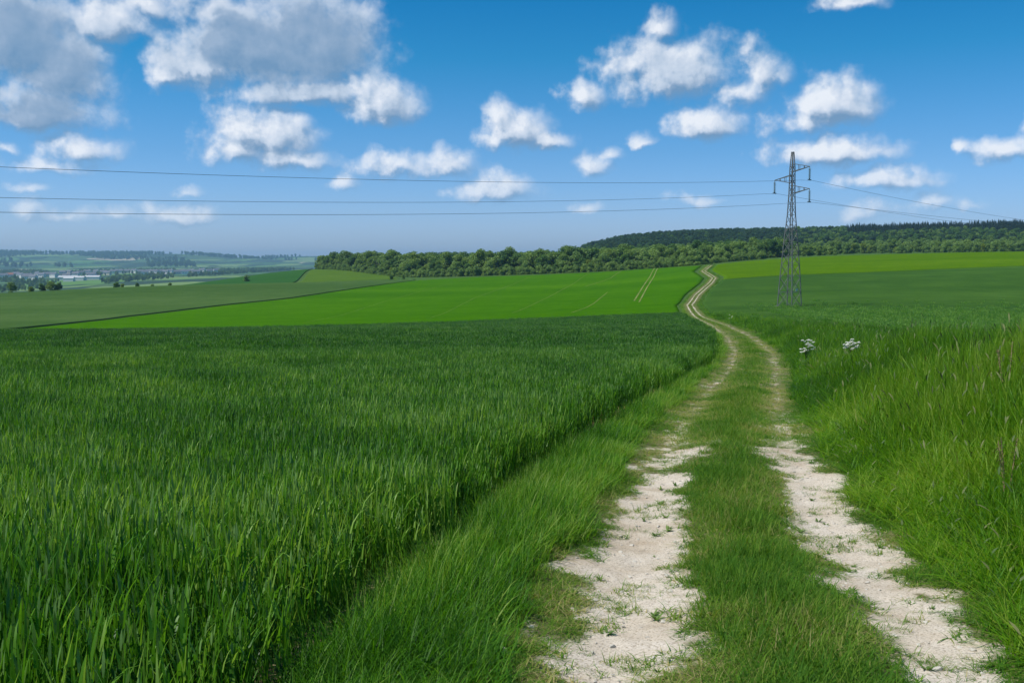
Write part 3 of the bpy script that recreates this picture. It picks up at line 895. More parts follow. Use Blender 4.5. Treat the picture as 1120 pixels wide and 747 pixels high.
# loose chalk crumbs on the ruts
def build_crumbs():
    src = []
    for k in range(4):
        r = np.random.default_rng(40 + k)
        ph = (1 + 5 ** .5) / 2
        V = np.array([(-1, ph, 0), (1, ph, 0), (-1, -ph, 0), (1, -ph, 0), (0, -1, ph), (0, 1, ph), (0, -1, -ph), (0, 1, -ph), (ph, 0, -1), (ph, 0, 1), (-ph, 0, -1), (-ph, 0, 1)]) / 1.9
        V = V * r.uniform(.6, 1.2, (12, 1)) * np.array((1, .8, .55))
        Fc = [(0, 11, 5), (0, 5, 1), (0, 1, 7), (0, 7, 10), (0, 10, 11), (1, 5, 9), (5, 11, 4), (11, 10, 2), (10, 7, 6), (7, 1, 8), (3, 9, 4), (3, 4, 2), (3, 2, 6), (3, 6, 8), (3, 8, 9), (4, 9, 5), (2, 4, 11), (6, 2, 10), (8, 6, 7), (9, 8, 1)]
        src.append(bpy.data.objects.new('crumb_source', mesh('crumb', V, [list(f) for f in Fc], [M['chalk_stone']], smooth=False)))
    x, y = jitter_grid(-1, 8, 2.2, 15, .05)
    u = x - xc(y); c = chalk_amount(u, y, x)
    m = (np.abs(u) < 1.5) & (c > .42) & (rng.random(len(x)) < .35)
    x, y = x[m], y[m]; n = len(x)
    s = .004 + .022 * rng.random(n) ** 6
    scatter('gravel', x, y, track_z(x, y) + .002, rng.uniform(0, 6.28, n), s, rng.random(n), rng.integers(0, 4, n), src, 'loose white chalk crumbs lying in the ruts', 'gravel')
    return src


crumbs = build_crumbs()
for k, (px, D, s, lab) in enumerate(((548, 5.1, .045, 'small pale stone lying in the grass left of the left rut'),
                                     (1042, 5.0, .035, 'small chalk stone lying at the edge of the right rut'))):
    me = crumbs[k].data
    o = obj('stone', me.copy()); x, y, z = pt(px, D)
    o.location = (x, y, float(track_z(np.array(x), np.array(y))) + s * .25); o.scale = (s, s, s); o.rotation_euler = (0, 0, k)
    tag(o, lab, 'stone', 'chalk stones on the track')


# ------------------------------------------------------------------ trees
def crown_mesh(name, mat, h, w, nleaf, seed, base=.18, leaf=.75, lobes=9, conifer=False):
    r = np.random.default_rng(seed)
    C = []; Rd = []
    if conifer:
        t = r.random(nleaf) ** 1.4 * .0 + r.random(nleaf)
        t = 1 - np.sqrt(t)                      # more leaf low down
        a = r.uniform(0, 6.283, nleaf); rr = (1 - t) ** .9 * w * .5 * (.45 + .55 * r.random(nleaf) ** .5) * (1 + .18 * np.sin(t * 50))
        P = np.stack([np.cos(a) * rr, np.sin(a) * rr, h * (.06 + .94 * t)], -1)
    else:
        for i in range(lobes):
            a = r.uniform(0, 6.283); q = r.random() ** .6; z = r.uniform(base + .14, .80)
            env = math.sin(math.pi * min(1, (z - base) / (1 - base) * .82 + .14)) ** .6
            C.append((math.cos(a) * q * w * .33 * env, math.sin(a) * q * w * .33 * env, h * z)); Rd.append(w * r.uniform(.12, .26))
        C.append((0, 0, h * .80)); Rd.append(w * .24)
        C = np.array(C); Rd = np.array(Rd)
        i = r.integers(0, len(C), nleaf)
        d = r.normal(size=(nleaf, 3)); d /= np.linalg.norm(d, axis=1)[:, None]
        P = C[i] + d * Rd[i][:, None] * (.72 + .36 * r.random(nleaf))[:, None] * np.array((1, 1, .85))
        P[:, 2] = np.clip(P[:, 2], h * base * .6, h * 1.02)
    nn = r.normal(size=(nleaf, 3)) * .75 + (d if not conifer else np.stack([np.cos(a), np.sin(a), .5 + 0 * a], -1)) + np.array((0, 0, .25)); nn /= np.linalg.norm(nn, axis=1)[:, None]
    a1 = np.cross(nn, r.normal(size=(nleaf, 3))); a1 /= np.linalg.norm(a1, axis=1)[:, None]; a2 = np.cross(nn, a1)
    s = leaf * r.uniform(.6, 1.3, nleaf)[:, None] * .5
    V = np.stack([P - a1 * s, P - a2 * s * .7, P + a1 * s, P + a2 * s * .7], 1).reshape(-1, 3)
    Fc = np.arange(nleaf * 4).reshape(-1, 4)
    lv = np.repeat(r.random(nleaf), 4).astype(np.float32)
    return mesh(name, V, Fc, [mat], smooth=False, attrs={'lv': ('FLOAT', lv)})


def trunk_mesh(name, h, w, seed):
    r = random.Random(seed); b = MB()
    b.tube([(0, 0, -.3), (.05, 0, h * .25), (r.uniform(-.2, .2), r.uniform(-.2, .2), h * .5), (r.uniform(-.3, .3), r.uniform(-.3, .3), h * .8)], [h * .028, h * .021, h * .014, h * .005], 7)
    for k in range(5):
        a = r.uniform(0, 6.28); z = h * r.uniform(.28, .5)
        b.tube([(0, 0, z), (math.cos(a) * w * .16, math.sin(a) * w * .16, z + h * .12), (math.cos(a) * w * .33, math.sin(a) * w * .33, z + h * .24)], [h * .011, h * .008, h * .003], 5)
    return b.mesh(name, [M['bark']], True)


KINDS = []
for k, (mt, h, w, nl, adj) in enumerate([('leaf_dark', 11, 9.5, 2900, 'dark green broad tree'), ('leaf_dark', 12.5, 8.5, 2900, 'tall dark green tree'),
                                         ('leaf_mid', 11, 9.5, 2900, 'mid green round tree'), ('leaf_mid', 12.5, 9, 2900, 'tall mid green tree'),
                                         ('leaf_pale', 10.5, 9, 2700, 'pale green loose tree'), ('leaf_pale', 9, 8.5, 2500, 'low pale green tree'),
                                         ('leaf_yellow', 8.5, 8, 2300, 'yellow green tree'), ('leaf_mid', 6, 7, 900, 'low green bush')]):
    KINDS.append(dict(crown=crown_mesh('crown', M[mt], h, w, nl, 100 + k, -.04, .74 if h > 8 else .55, 13 if h > 8 else 7),
                      trunk=trunk_mesh('trunk', h, w, k), adj=adj))


def place_tree(k, x, y, z, s, rz, name, label, group):
    t = empty(name, (x, y, z), rz); t.scale = (s * U_(.9, 1.12), s * U_(.9, 1.12), s)
    obj('crown', KINDS[k]['crown'], t); obj('trunk', KINDS[k]['trunk'], t)
    return tag(t, label, 'tree' if name != 'bush' else 'bush', group)


# front of the wood
FR = [(343, 690), (352, 665), (375, 625), (400, 580), (425, 540), (450, 490), (500, 472), (600, 462), (700, 446), (765, 425), (800, 452), (838, 472)]
frd = lambda px: float(np.interp(px, [a for a, _ in FR], [b for _, b in FR]))
n_tree = 0
for row in range(10):
    if n_tree >= 290: break
    px = 346 + row * 3
    while px < 838:
        D = frd(px) + row * 6.5 + U_(-2.5, 2.5)
        step = U_(7.0, 10.0) / D * F
        q = random.random()
        k = random.choices(range(7), [2.5, 2, 5, 3.5, 4, 3, 1.2])[0] if px < 640 else random.choices(range(7), [2, 1, 3, 2, 5, 5, .5])[0]
        s = U_(.62, 1.18)
        if px > 700: s *= .80 - .18 * sstep(720, 830, px)
        s *= (.42, .60, .74, .88)[row] if row < 4 else 1.0
        x, y, z = pt(px, D)
        if n_tree < 290:
            place_tree(k, x, y, z - .2, float(s), U_(0, 6.28), 'broadleaf_tree',
                       KINDS[k]['adj'] + (' in the outer edge of the wood above the bright field' if row == 0 else ' inside the front of the wood above the bright field'), 'trees at the front of the long wood')
            n_tree += 1
        px += step * (1.0 if row < 5 else 1.0)

# single bushes on the skyline of the grey green field and along field ends
BUSH = [(12, 418, .75, 2, 'rounded green bush at the far left of the grey green field'), (33, 420, .55, 6, 'low yellowish bush behind the grey green field at its far left'),
        (44, 421, .6, 0, 'dark bush in the short hedge behind the grey green field'), (54, 421, .7, 2, 'broad green bush in the short hedge behind the grey green field'),
        (63, 422, .6, 0, 'dark right-hand bush ending the short hedge behind the grey green field'),
        (127, 430, .52, 0, 'small dark bush standing beside a yellowish one'), (133, 430, .5, 6, 'yellowish bush just right of a small dark bush'),
        (149, 432, .42, 0, 'small round dark bush alone on the field edge'), (166, 434, .38, 5, 'pale low bush on the field edge before the valley'),
        (185, 436, .34, 2, 'tiny green bush on the field edge right of the pale one'),
        (269, 560, .62, 4, 'lone pale sapling on the dark green slope before the wood'),
        (428, 447, .34, 0, 'dark low shrub at the lower left corner of the wood'), (441, 446, .3, 0, 'smaller dark shrub by the bright field corner below the wood'),
        (718, 426, .3, 1, 'small dark bush on the ridge left of the far track end'), (727, 424, .26, 1, 'tiny dark bush on the ridge nearest the far track end'),
        (779, 404, .32, 2, 'low green bush at the top end of the chalk track')]
for px, D, s, k, lab in BUSH:
    x, y, z = pt(px, D)
    s *= .7
    place_tree(k, x, y, z - .8 * s, s, U_(0, 6.28), 'bush', lab, 'bushes along the field edges')


SPOT = [(3, 2500), (10, 2600), (18, 2700), (22, 2480), (27, 2300), (30, 2380), (36, 2250), (40, 2700), (46, 2500), (52, 2600), (58, 2450), (68, 2900), (76, 2950), (82, 2600), (88, 2800),
        (96, 2900), (104, 2950), (112, 2850), (118, 2700), (124, 2900), (131, 2950), (139, 3000), (147, 2980), (154, 2900), (158, 2750), (163, 2800), (169, 2780), (175, 2900), (181, 2750), (187, 2850),
        (193, 2700), (199, 2800), (204, 2650), (210, 2850), (216, 2700), (222, 2900), (229, 2800), (236, 2950), (72, 2350), (100, 2400)]
SHEDS = ((74, 2150, 38, 16, .1, 'long grey roofed shed at the left of the valley sheds'), (85, 2080, 28, 14, -.05, 'white shed in the middle of the valley sheds'),
         (101, 2120, 30, 14, .05, 'bright white shed at the right of the valley sheds'), (75, 2020, 20, 11, .0, 'small white shed in front of the long grey roofed one'))


def clear_of_houses(px, y):
    m = np.ones(px.shape, bool)
    for i, (hp, hd) in enumerate([(a, b) for a, b in SPOT] + [(s_[0], s_[1]) for s_ in SHEDS]):
        w = 2.0 if i < len(SPOT) else 9
        m &= ~((np.abs(px - hp) < w) & (y < hd + 12) & (y > hd - (300 if i < len(SPOT) else 500)))
    return m


# the rest of the woods: one mass
def wood(name, pts, src, label, smin, smax, cat='woodland'):
    x = np.array([p[0] for p in pts]); y = np.array([p[1] for p in pts]); n = len(x)
    return scatter(name, x, y, H(x, y) - .4, rng.uniform(0, 6.28, n), rng.uniform(smin, smax, n), rng.random(n), rng.integers(0, len(src), n), src, label, cat)


def zone(px0, px1, d0, d1, sp, keep):
    x, y = jitter_grid(float(tanu(px0)) * d1 - 5 if px0 < CX else float(tanu(px0)) * d0, float(tanu(px1)) * d1, d0, d1, sp)
    px = x / y * F * 1.0033 + CX
    m = (px > px0) & (px < px1) & keep(px, y)
    return list(zip(x[m], y[m]))


S = lambda i: bpy.data.objects.new('tree_source', KINDS[i]['crown'])
deep = [bpy.data.objects.new('tree_source', crown_mesh('deep_crown', M['leaf_deep'], 12, 8.5, 1500, 400 + i, -.04, .95, 11)) for i in range(3)]
dk = [S(0), S(1)]; md = [S(2), S(3)]; pl = [S(4), S(5)]; yl = [S(6)]
con = [bpy.data.objects.new('conifer_source', crown_mesh('conifer', M['leaf_conifer'], h, w, 700, 300 + i, leaf=.9, conifer=True)) for i, (h, w) in enumerate(((15, 6), (17, 6.5), (13, 5.5)))]
frv = np.vectorize(frd)
nz = lambda px, y, a=.012, b=.008, o=0: fbm(px * a + o, y * b + o, 3)
wood('wood_interior', zone(350, 860, 480, 830, 8.5, lambda px, y: y > frv(px) + 42), md + pl + dk, 'mass of mixed green treetops behind the front of the wood', .75, 1.05)
_ex = [(float(tanu(p)) * d, d) for p in np.arange(346, 836, 1.5) for d in [frd(p) - 2.5 + U_(-2.5, 1.5)]]
wood('edge_scrub', _ex, [S(7), S(5), S(4)], 'low scrub along the foot of the wood above the bright field', .22, .5, 'scrub')
wood('hill_wood', zone(636, 1180, 850, 1260, 7.5, lambda px, y: (y > 880 + (nz(px, y) - .5) * 260 - 60 * sstep(900, 1000, px)) & (px < 862 + (nz(px, y, .03, .02, 7) - .5) * 120)), deep + deep + [S(0)],
     'dark broadleaf wood covering the left part of the hill', .7, 1.0)
wood('hill_wood_mixed', zone(800, 1180, 850, 1260, 7.5, lambda px, y: (px >= 862 + (nz(px, y, .03, .02, 7) - .5) * 120) & (y > 880 + (nz(px, y) - .5) * 200 - 60 * sstep(900, 1000, px)) & ~((px > 925) & (y > 1030 + 40 * np.sin(px * .02)))), dk + dk + md + deep,
     'mixed green broadleaf wood covering the right part of the hill', .65, 1.0)
wood('hill_wood_pale', zone(640, 1180, 640, 960, 10.5, lambda px, y: ((px > 820) | ((px < 700) & (y > 880))) & (y < 950 - 0 * px) & (nz(px, y, .03, .02, 5) > .40) & (y > 640 + (px < 860) * 60)), pl + pl + md + yl,
     'pale green scrubby trees below the dark hill wood', .5, .85)
wood('conifer_wood', zone(925, 1190, 1040, 1262, 4.6, lambda px, y: (y > 1050 + 40 * np.sin(px * .02)) & (nz(px, y, .02, .01, 9) > .34)), con, 'dark pointed conifers along the hill crest at the right', .5, .85)
wood('scrub_row', zone(800, 1180, 500, 660, 9, lambda px, y: (nz(px, y, .04, .03, 3) > .50) & (y > 505 + 45 * sstep(820, 1000, px))), pl + yl + md, 'low pale scrub along the top of the olive field', .35, .62, 'scrub')
# valley floor and far hillsides
wood('valley_trees', zone(-60, 345, 900, 3600, 18, lambda px, y: (nz(px, y, .03, .0016, 2) > .42) & clear_of_houses(px, y)), dk + md, 'hedges and tree clumps between the houses in the valley', .42, .95)
wood('far_hill_woods', zone(-60, 380, 4300, 6900, 46, lambda px, y: (nz(px, y, .016, .0016, 31) > .55 - .22 * np.exp(-((y - 6150) / 350) ** 2) - .2 * np.exp(-((y - 7150) / 250) ** 2))), dk, 'dark woods along the far blue hills', 1.3, 2.2)

# ------------------------------------------------------------------ pylon
LD = np.array((.757, .653))             # direction of the power line on the map
PBX, PBY = float(tanu(864.5)) * 163, 163.0
PBZ = float(H(PBX, PBY))
PH = 25.2


def build_pylon():
    root = empty('electricity_pylon', (PBX, PBY, PBZ), math.atan2(LD[1], LD[0]))
    tag(root, 'grey steel lattice pylon standing in the blue green wheat field', 'pylon')
    hw = lambda z: np.interp(z, [-.4, 5, 10.5, 15, 18.6, 22.6, 25.2], [1.40, 1.14, .80, .47, .34, .29, .13])
    for sx in (-1, 1):
        for sy in (-1, 1):
            b = MB()
            zs = [-.3, 5, 10.5, 15, 18.6, 22.6, 25.2]
            for a, c in zip(zs, zs[1:]):
                b.bar((sx * hw(a), sy * hw(a), a), (sx * hw(c), sy * hw(c), c), .12, .11)
            obj('leg', b.mesh('leg', [M['steel']]), root)
            b = MB(); b.box((sx * hw(0) * 1.01, sy * hw(0) * 1.01, -.05), (.7, .7, .7)); obj('footing', b.mesh('footing', [M['concrete']]), root)
    br = MB()
    zs = [.2, 2.6, 4.9, 7.0, 8.9, 10.6, 12.2, 13.7, 15.1, 16.4, 17.6, 18.7, 19.8, 20.9, 22.0, 23.1]
    for i, (a, c) in enumerate(zip(zs, zs[1:])):
        ha, hc = hw(a), hw(c)
        for q in range(4):
            p0 = [(-1, -1), (1, -1), (1, 1), (-1, 1)][q]; p1 = [(1, -1), (1, 1), (-1, 1), (-1, -1)][q]
            P = lambda p, h, z: (p[0] * h, p[1] * h, z)
            if i < 7:
                br.bar(P(p0, ha, a), P(p1, hc, c), .05); br.bar(P(p1, ha, a), P(p0, hc, c), .05)
                if i % 2: br.bar(P(p0, ha, a), P(p1, ha, a), .05)
            else:
                br.bar(P(p0, ha, a) if i % 2 else P(p1, ha, a), P(p1, hc, c) if i % 2 else P(p0, hc, c), .055)
                br.bar(P(p0, hc, c), P(p1, hc, c), .045)
    obj('bracing', br.mesh('bracing', [M['steel']]), root)
    tips = []
    # local -Y of the rotated tower is to the right in view
    for side, zt, L in ((-1, 22.5, 2.9), (1, 20.7, 3.0), (-1, 19.0, 2.9)):
        arm = MB(); h = hw(zt)
        tip = (0, side * (h + L), zt + .15)
        for sx in (-1, 1):
            arm.bar((sx * h, side * h, zt - .45), tip, .10); arm.bar((sx * h, side * h, zt + .75), tip, .09)
            for t in (.33, .66):
                lo = np.array((sx * h, side * h, zt - .45)) * (1 - t) + np.array(tip) * t
                hi = np.array((sx * h, side * h, zt + .75)) * (1 - t) + np.array(tip) * t
                arm.bar(lo, hi, .06)
        for t in (.33, .66):
            w_ = h * (1 - t); y_ = side * h * (1 - t) + tip[1] * t
            arm.bar((-w_, y_, zt - .45 + .6 * t), (w_, y_, zt - .45 + .6 * t), .06)
        arm.bar((-h, side * h, zt - .45), (h, -side * h, zt - .45), .08); arm.bar((-h, side * h, zt + .75), (h, side * h, zt + .75), .08)
        obj('cross_arm', arm.mesh('cross_arm', [M['steel']]), root)
        ins = MB()
        ins.bar((tip[0], tip[1], zt + .1), (tip[0], tip[1], zt - 1.9), .05, n=6)
        for k in range(9):
            z = zt - .2 - k * .18
            ins.bar((tip[0], tip[1], z), (tip[0], tip[1], z - .07), .12, .24, n=10)
        io = obj('insulator', ins.mesh('insulator', [M['glass_ins']]), root)
        cl = MB(); cl.bar((-.45, tip[1], zt - 1.95), (.45, tip[1], zt - 1.95), .12); cl.box((0, tip[1], zt - 1.85), (.16, .14, .2))
        obj('clamp', cl.mesh('clamp', [M['steel']]), io)
        tips.append((side * (h + L), zt - 1.97))
    pl_ = MB(); pl_.box((0, -hw(3.0) - .05, 3.0), (.5, .03, .4)); obj('sign_plate', pl_.mesh('sign_plate', [M['shed_wall']]), root)
    return tips


TIPS = build_pylon()
perp = np.array((-LD[1], LD[0]))        # local +Y of the tower


def wire(off, z0, zl, zr, label):
    """one conductor: rises to the clamp and sags away on both sides. zl/zr: height 118 m back / 92 m on"""
    pts = []
    for s in np.linspace(-240, 260, 140):
        if s <= 0:
            t = -s / 118.; a = PBZ + z0; b = zl
            # parabola over a 300 m span, through b at 118 m
            L = 300.; k = (a - b) / (118 * (L - 118)) if True else 0
            z = a - k * (-s) * (L + s)
        else:
            L = 320.; slope_ = 0.0
            k = (PBZ + z0 - zr) / (92 * (L - 92)); z = PBZ + z0 - k * s * (L - s)
        p = np.array((PBX, PBY)) + LD * s + perp * off
        pts.append((p[0], p[1], z))
    n = len(pts); rad = .021
    V = []; P = np.array(pts); d = np.gradient(P, axis=0); d /= np.linalg.norm(d, axis=1)[:, None]
    a = np.cross(d, (0, 0, 1.)); a /= np.linalg.norm(a, axis=1)[:, None]; b = np.cross(d, a)
    ang = np.arange(6) / 6 * 6.2832
    V = P[:, None] + rad * (np.cos(ang)[None, :, None] * a[:, None] + np.sin(ang)[None, :, None] * b[:, None])
    o = obj('power_line', mesh('power_line', V.reshape(-1, 3), gridfaces(n, 6, True), [M['wire']]))
    tag(o, label, 'cable', 'conductors hung from the pylon')


def line_z(px, py):
    """height where the sight line through (px,py) meets the vertical plane of the line"""
    u = float(tanu(px))
    # (PBX + LD0 s) = u (PBY + LD1 s)
    s = (PBX - u * PBY) / (u * LD[1] - LD[0])
    Y = PBY + LD[1] * s
    return CAMZ + Y * float(slope(py)), s


for (off, z0), pl_, pr, lab in zip(TIPS, (186, 214, 234), (236, 243, 243.5),
                                   ('topmost power cable, hung from the upper right arm of the pylon', 'middle power cable, hung from the single left arm of the pylon', 'lowest power cable, hung from the lower right arm of the pylon')):
    zl, sl = line_z(0, pl_); zr, sr = line_z(1065, pr)
    zl_ = zl; zr_ = zr
    # rescale to the reference distances of wire()
    a = PBZ + z0
    k = (a - zl) / (-sl * (300 + sl)); zl_ = a - k * 118 * (300 - 118)
    k = (a - zr) / (sr * (320 - sr)); zr_ = a - k * 92 * (320 - 92)
    wire(off, z0, zl_, zr_, lab)


# ------------------------------------------------------------------ cow parsley and dead docks on the bank
def umbel_plant(name, px, D, heads, spread, py, label):
    X, Y, Z = pt(px, D)
    hgt = min(1.3, max(.75, CAMZ + D * float(slope(py)) - Z))          # stands up to where its heads show above the grass
    t = empty(name, (X, Y, Z), 0); tag(t, label, 'wildflower', 'white umbels on the bank')
    b = MB(); b.tube([(0, 0, -.05), (.01, .01, hgt * .4), (.0, .02, hgt * .62)], [.010, .008, .006], 6)
    hs = []
    for i in range(heads):
        a = U_(0, 6.28); q = spread * math.sqrt(random.random())
        hs.append((q * math.cos(a), q * math.sin(a) * .8, hgt * U_(1 - spread * 1.15, 1.02) - q * .2))
        b.tube([(0, .02, hgt * U_(.45, .62)), (hs[-1][0] * .7, hs[-1][1] * .7, hgt * .75), hs[-1]], [.005, .004, .003], 5)
    obj('stem', b.mesh('stem', [M['stem']], True), t)
    for i in range(9):
        a = U_(0, 6.28); z = hgt * U_(.08, .5); L = U_(.18, .34)
        d = np.array((math.cos(a), math.sin(a), .35)); sd_ = np.array((-math.sin(a), math.cos(a), 0)); p = np.array((0, 0.01, z))
        wd = [.006, .25, .16, .30, .14, .24, .10, .15, .05, .01]           # toothed, fern-like outline
        V = []
        for k, w in enumerate(wd):
            c = p + d * L * k / 9 - np.array((0, 0, .10 * (k / 9) ** 2)); V += [c - sd_ * w * L, c + sd_ * w * L]
        lf = MB(); lf.add(V, [[2 * k, 2 * k + 1, 2 * k + 3, 2 * k + 2] for k in range(9)])
        obj('leaf', lf.mesh('leaf', [M['weed']], True), t)
    for hx, hy, hz in hs:
        f = MB()
        tl = U_(-.2, .7)
        R0 = U_(.035, .065)
        for i in range(22):
            a = U_(0, 6.28); q = R0 * math.sqrt(random.random()); c = np.array((hx + q * math.cos(a), hy + q * math.sin(a), hz + .012 - q * q * 5 - q * math.sin(a) * tl))
            r_ = U_(.008, .013)
            ring = [c + r_ * np.array((math.cos(k * 1.047), math.sin(k * 1.047), 0)) for k in range(6)]
            f.add(ring + [c + np.array((0, 0, .008))], [[k, (k + 1) % 6, 6] for k in range(6)] )
            f.add([(hx, hy, hz - .035), c + np.array((.0015, 0, 0)), c + np.array((-.0015, 0, 0))], [[0, 1, 2]])
        obj('flower_head', f.mesh('flower_head', [M['white_petal']], True), t)


umbel_plant('cow_parsley', 884, 32.0, 22, .27, 371, 'tall white umbel plant with loose spread heads, nearer the track')
umbel_plant('cow_parsley', 933, 30.0, 26, .25, 371, 'white umbel plant with dense clustered heads, right of the loose one')
umbel_plant('cow_parsley', 800, 92, 5, .3, 341, 'small far white umbel plant on the track bank below the bend')


def dock(px, D, hgt, label):
    X, Y, Z = pt(px, D)
    t = empty('dock_plant', (X, Y, Z), 0); tag(t, label, 'dead plant', 'dead stalks on the bank')
    for k in range(3):
        b = MB(); a = U_(0, 6.28); l = U_(.05, .3) * hgt
        top = np.array((math.cos(a) * l, math.sin(a) * l, hgt * U_(.8, 1.0)))
        b.tube([(0, 0, 0), top * .5 + np.array((0, 0, .03)), top], [.006, .005, .003], 5)
        for i in range(34):
            f = U_(.5, 1.0); c = top * f + np.array((U_(-.022, .022), U_(-.022, .022), 0)); s = U_(.006, .012)
            b.add([c + np.array((s, 0, 0)), c + np.array((0, s, .3 * s)), c + np.array((-s, 0, 0)), c + np.array((0, -s, s))], [[0, 1, 2, 3]])
        obj('stalk', b.mesh('stalk', [M['dock']]), t)


dock(1108, 12.0, .95, 'upper pale brown dead dock stalk at the right edge of the bank')
dock(1112, 8.6, .75, 'lower pale brown dead dock stalk in the bank grass at the right edge')


# ------------------------------------------------------------------ village in the valley
def house_mesh(k, L, W, hw_, hr, wall, roof):
    b = MB(); l, w = L / 2, W / 2
    b.add([(-l, -w, -1), (l, -w, -1), (l, w, -1), (-l, w, -1), (-l, -w, hw_), (l, -w, hw_), (l, w, hw_), (-l, w, hw_), (-l, 0, hw_ + hr), (l, 0, hw_ + hr)],
          [[0, 1, 5, 4], [2, 3, 7, 6], [1, 2, 6, 9, 5], [3, 0, 4, 8, 7]], 0)
    e = .5
    b.add([(-l - e, -w - e, hw_ - .3), (l + e, -w - e, hw_ - .3), (l + e, 0, hw_ + hr + .15), (-l - e, 0, hw_ + hr + .15), (l + e, w + e, hw_ - .3), (-l - e, w + e, hw_ - .3)], [[0, 1, 2, 3], [3, 2, 4, 5]], 1)
    if L < 20:
        b.box((l * .5, .6, hw_ + hr + .5), (.9, .9, 1.4), 0)
        for i in range(3):
            b.box((-l * .6 + i * l * .6, -w - .02, hw_ * .55), (1.1, .06, 1.4), 1)
    return b.mesh('house', [wall, roof])


HM = [house_mesh(0, 13, 8, 5, 3.4, M['render_white'], M['roof_slate']), house_mesh(1, 11, 8, 4.5, 3.6, M['render_white'], M['roof_tile']),
      house_mesh(2, 14, 8, 5, 3.2, M['render_cream'], M['roof_slate']), house_mesh(3, 16, 9, 6, 3, M['render_white'], M['roof_slate'])]
HL = ['tiny white slate roofed house in the hazy valley village', 'tiny white red roofed house in the hazy valley village', 'tiny cream slate roofed house in the hazy valley village', 'tiny large white house in the hazy valley village']
for i, (px, D) in enumerate(SPOT):
    k = random.choices(range(4), [5, .12, 2.5, 3])[0]
    x, y, z = pt(px + U_(-1, 1), D + U_(-10, 10))
    o = obj('village_house', HM[k], None, (x, y, z + 1)); o.rotation_euler = (0, 0, U_(-.6, .6)); o.scale = (1.3, 1.3, 1.3)
    tag(o, HL[k], 'house', 'houses of the far village')
for px, D, L, W, rz, lab in SHEDS:
    x, y, z = pt(px, D)
    o = obj('farm_shed', house_mesh(9, L, W, 6, 3, M['shed_wall'], M['shed_roof']), None, (x, y, z + .6)); o.rotation_euler = (0, 0, rz)
    tag(o, lab, 'shed', 'sheds in the valley')

# ------------------------------------------------------------------ haze
def build_haze():
    b = MB(); zt = ZMAX + 25; zb = ZMIN - 1.5
    b.box((0, 0, (zt + zb) / 2), (18400, 18400, zt - zb))
    m, nt, out = newmat('haze_air')
    v = N(nt, 'ShaderNodeVolumePrincipled', {'Color': (.42, .74, 1.0, 1), 'Density': 1.05e-4, 'Anisotropy': .25})
    nt.links.new(v.outputs[0], out.inputs['Volume'])
    o = obj('haze', b.mesh('haze', [m]))
    tag(o, 'thin blue summer haze over the fields and valley', 'haze', kind='stuff')


build_haze()


# ------------------------------------------------------------------ sky, clouds, sun
def azel(px, py):
    d = np.array([(px - CX) / F, math.cos(PITCH) - (py - CY) / F * math.sin(PITCH), -math.sin(PITCH) - (py - CY) / F * math.cos(PITCH)])
    return math.degrees(math.atan2(d[0], d[1])), math.degrees(math.atan2(d[2], math.hypot(d[0], d[1])))


# image column, row, half width, half height, weight, thickness (dark underside)
CLOUDS = [(10, 30, 95, 75, 1.1, 1), (62, 62, 62, 58, 1.0, .8), (118, 18, 62, 34, .9, .3), (35, 118, 82, 30, .95, .9), (165, 8, 30, 20, .6, .2), (8, 108, 30, 20, .7, 0),
          (275, 42, 100, 58, 1.15, 1), (345, 38, 72, 66, 1.0, 1), (222, 62, 58, 46, .95, .3), (185, 80, 30, 18, .7, 0), (330, 100, 92, 22, .9, .5), (240, 8, 60, 30, .8, .5),
          (415, 108, 50, 34, 1.0, .1), (395, 92, 30, 30, .7, .1), (290, 140, 62, 40, 1.0, .1), (255, 160, 48, 26, .8, .1), (320, 172, 55, 20, .75, .1),
          (88, 160, 48, 24, .72, .1), (55, 178, 52, 16, .55, .1), (30, 205, 26, 8, .5, 0), (5, 163, 16, 10, .5, 0), (430, 178, 48, 20, .72, .1), (492, 180, 30, 22, .72, .1),
          (540, 203, 50, 22, .9, .1), (566, 140, 42, 30, 1.0, .1), (598, 152, 30, 16, .8, .1), (545, 124, 24, 18, .7, 0),
          (195, 235, 42, 16, .66, .1), (125, 232, 26, 12, .5, 0), (70, 232, 60, 14, .40, 0), (25, 225, 40, 14, .38, 0), (378, 200, 16, 10, .5, 0), (205, 210, 16, 8, .42, 0),
          (735, 72, 76, 46, .90, .25), (690, 68, 46, 30, .62, .1), (722, 28, 20, 20, .62, 0), (640, 102, 26, 22, .75, 0), (828, 74, 28, 36, .72, 0), (806, 96, 34, 26, .62, 0), (855, 82, 14, 18, .45, 0),
          (770, 135, 44, 26, 1.05, .1), (910, 110, 56, 38, .98, .1), (880, 130, 40, 22, .7, .1), (912, 164, 72, 24, .98, .2), (975, 195, 60, 17, .85, .1), (950, 228, 46, 14, .38, 0), (1022, 218, 26, 12, .5, 0), (1060, 222, 20, 9, .42, 0),
          (1100, 162, 44, 18, .72, .1), (1053, 161, 11, 10, .62, 0), (700, 153, 18, 11, .62, 0), (650, 182, 24, 16, .55, 0), (668, 170, 14, 10, .45, 0), (930, 2, 40, 14, .7, 0), (762, 218, 30, 9, .45, 0),
          (645, 227, 14, 7, .42, 0), (1180, 120, 60, 30, .8, .2), (1300, 60, 120, 50, .9, .5), (-140, 120, 120, 50, 1, .5), (-300, 20, 140, 90, 1, .8)]


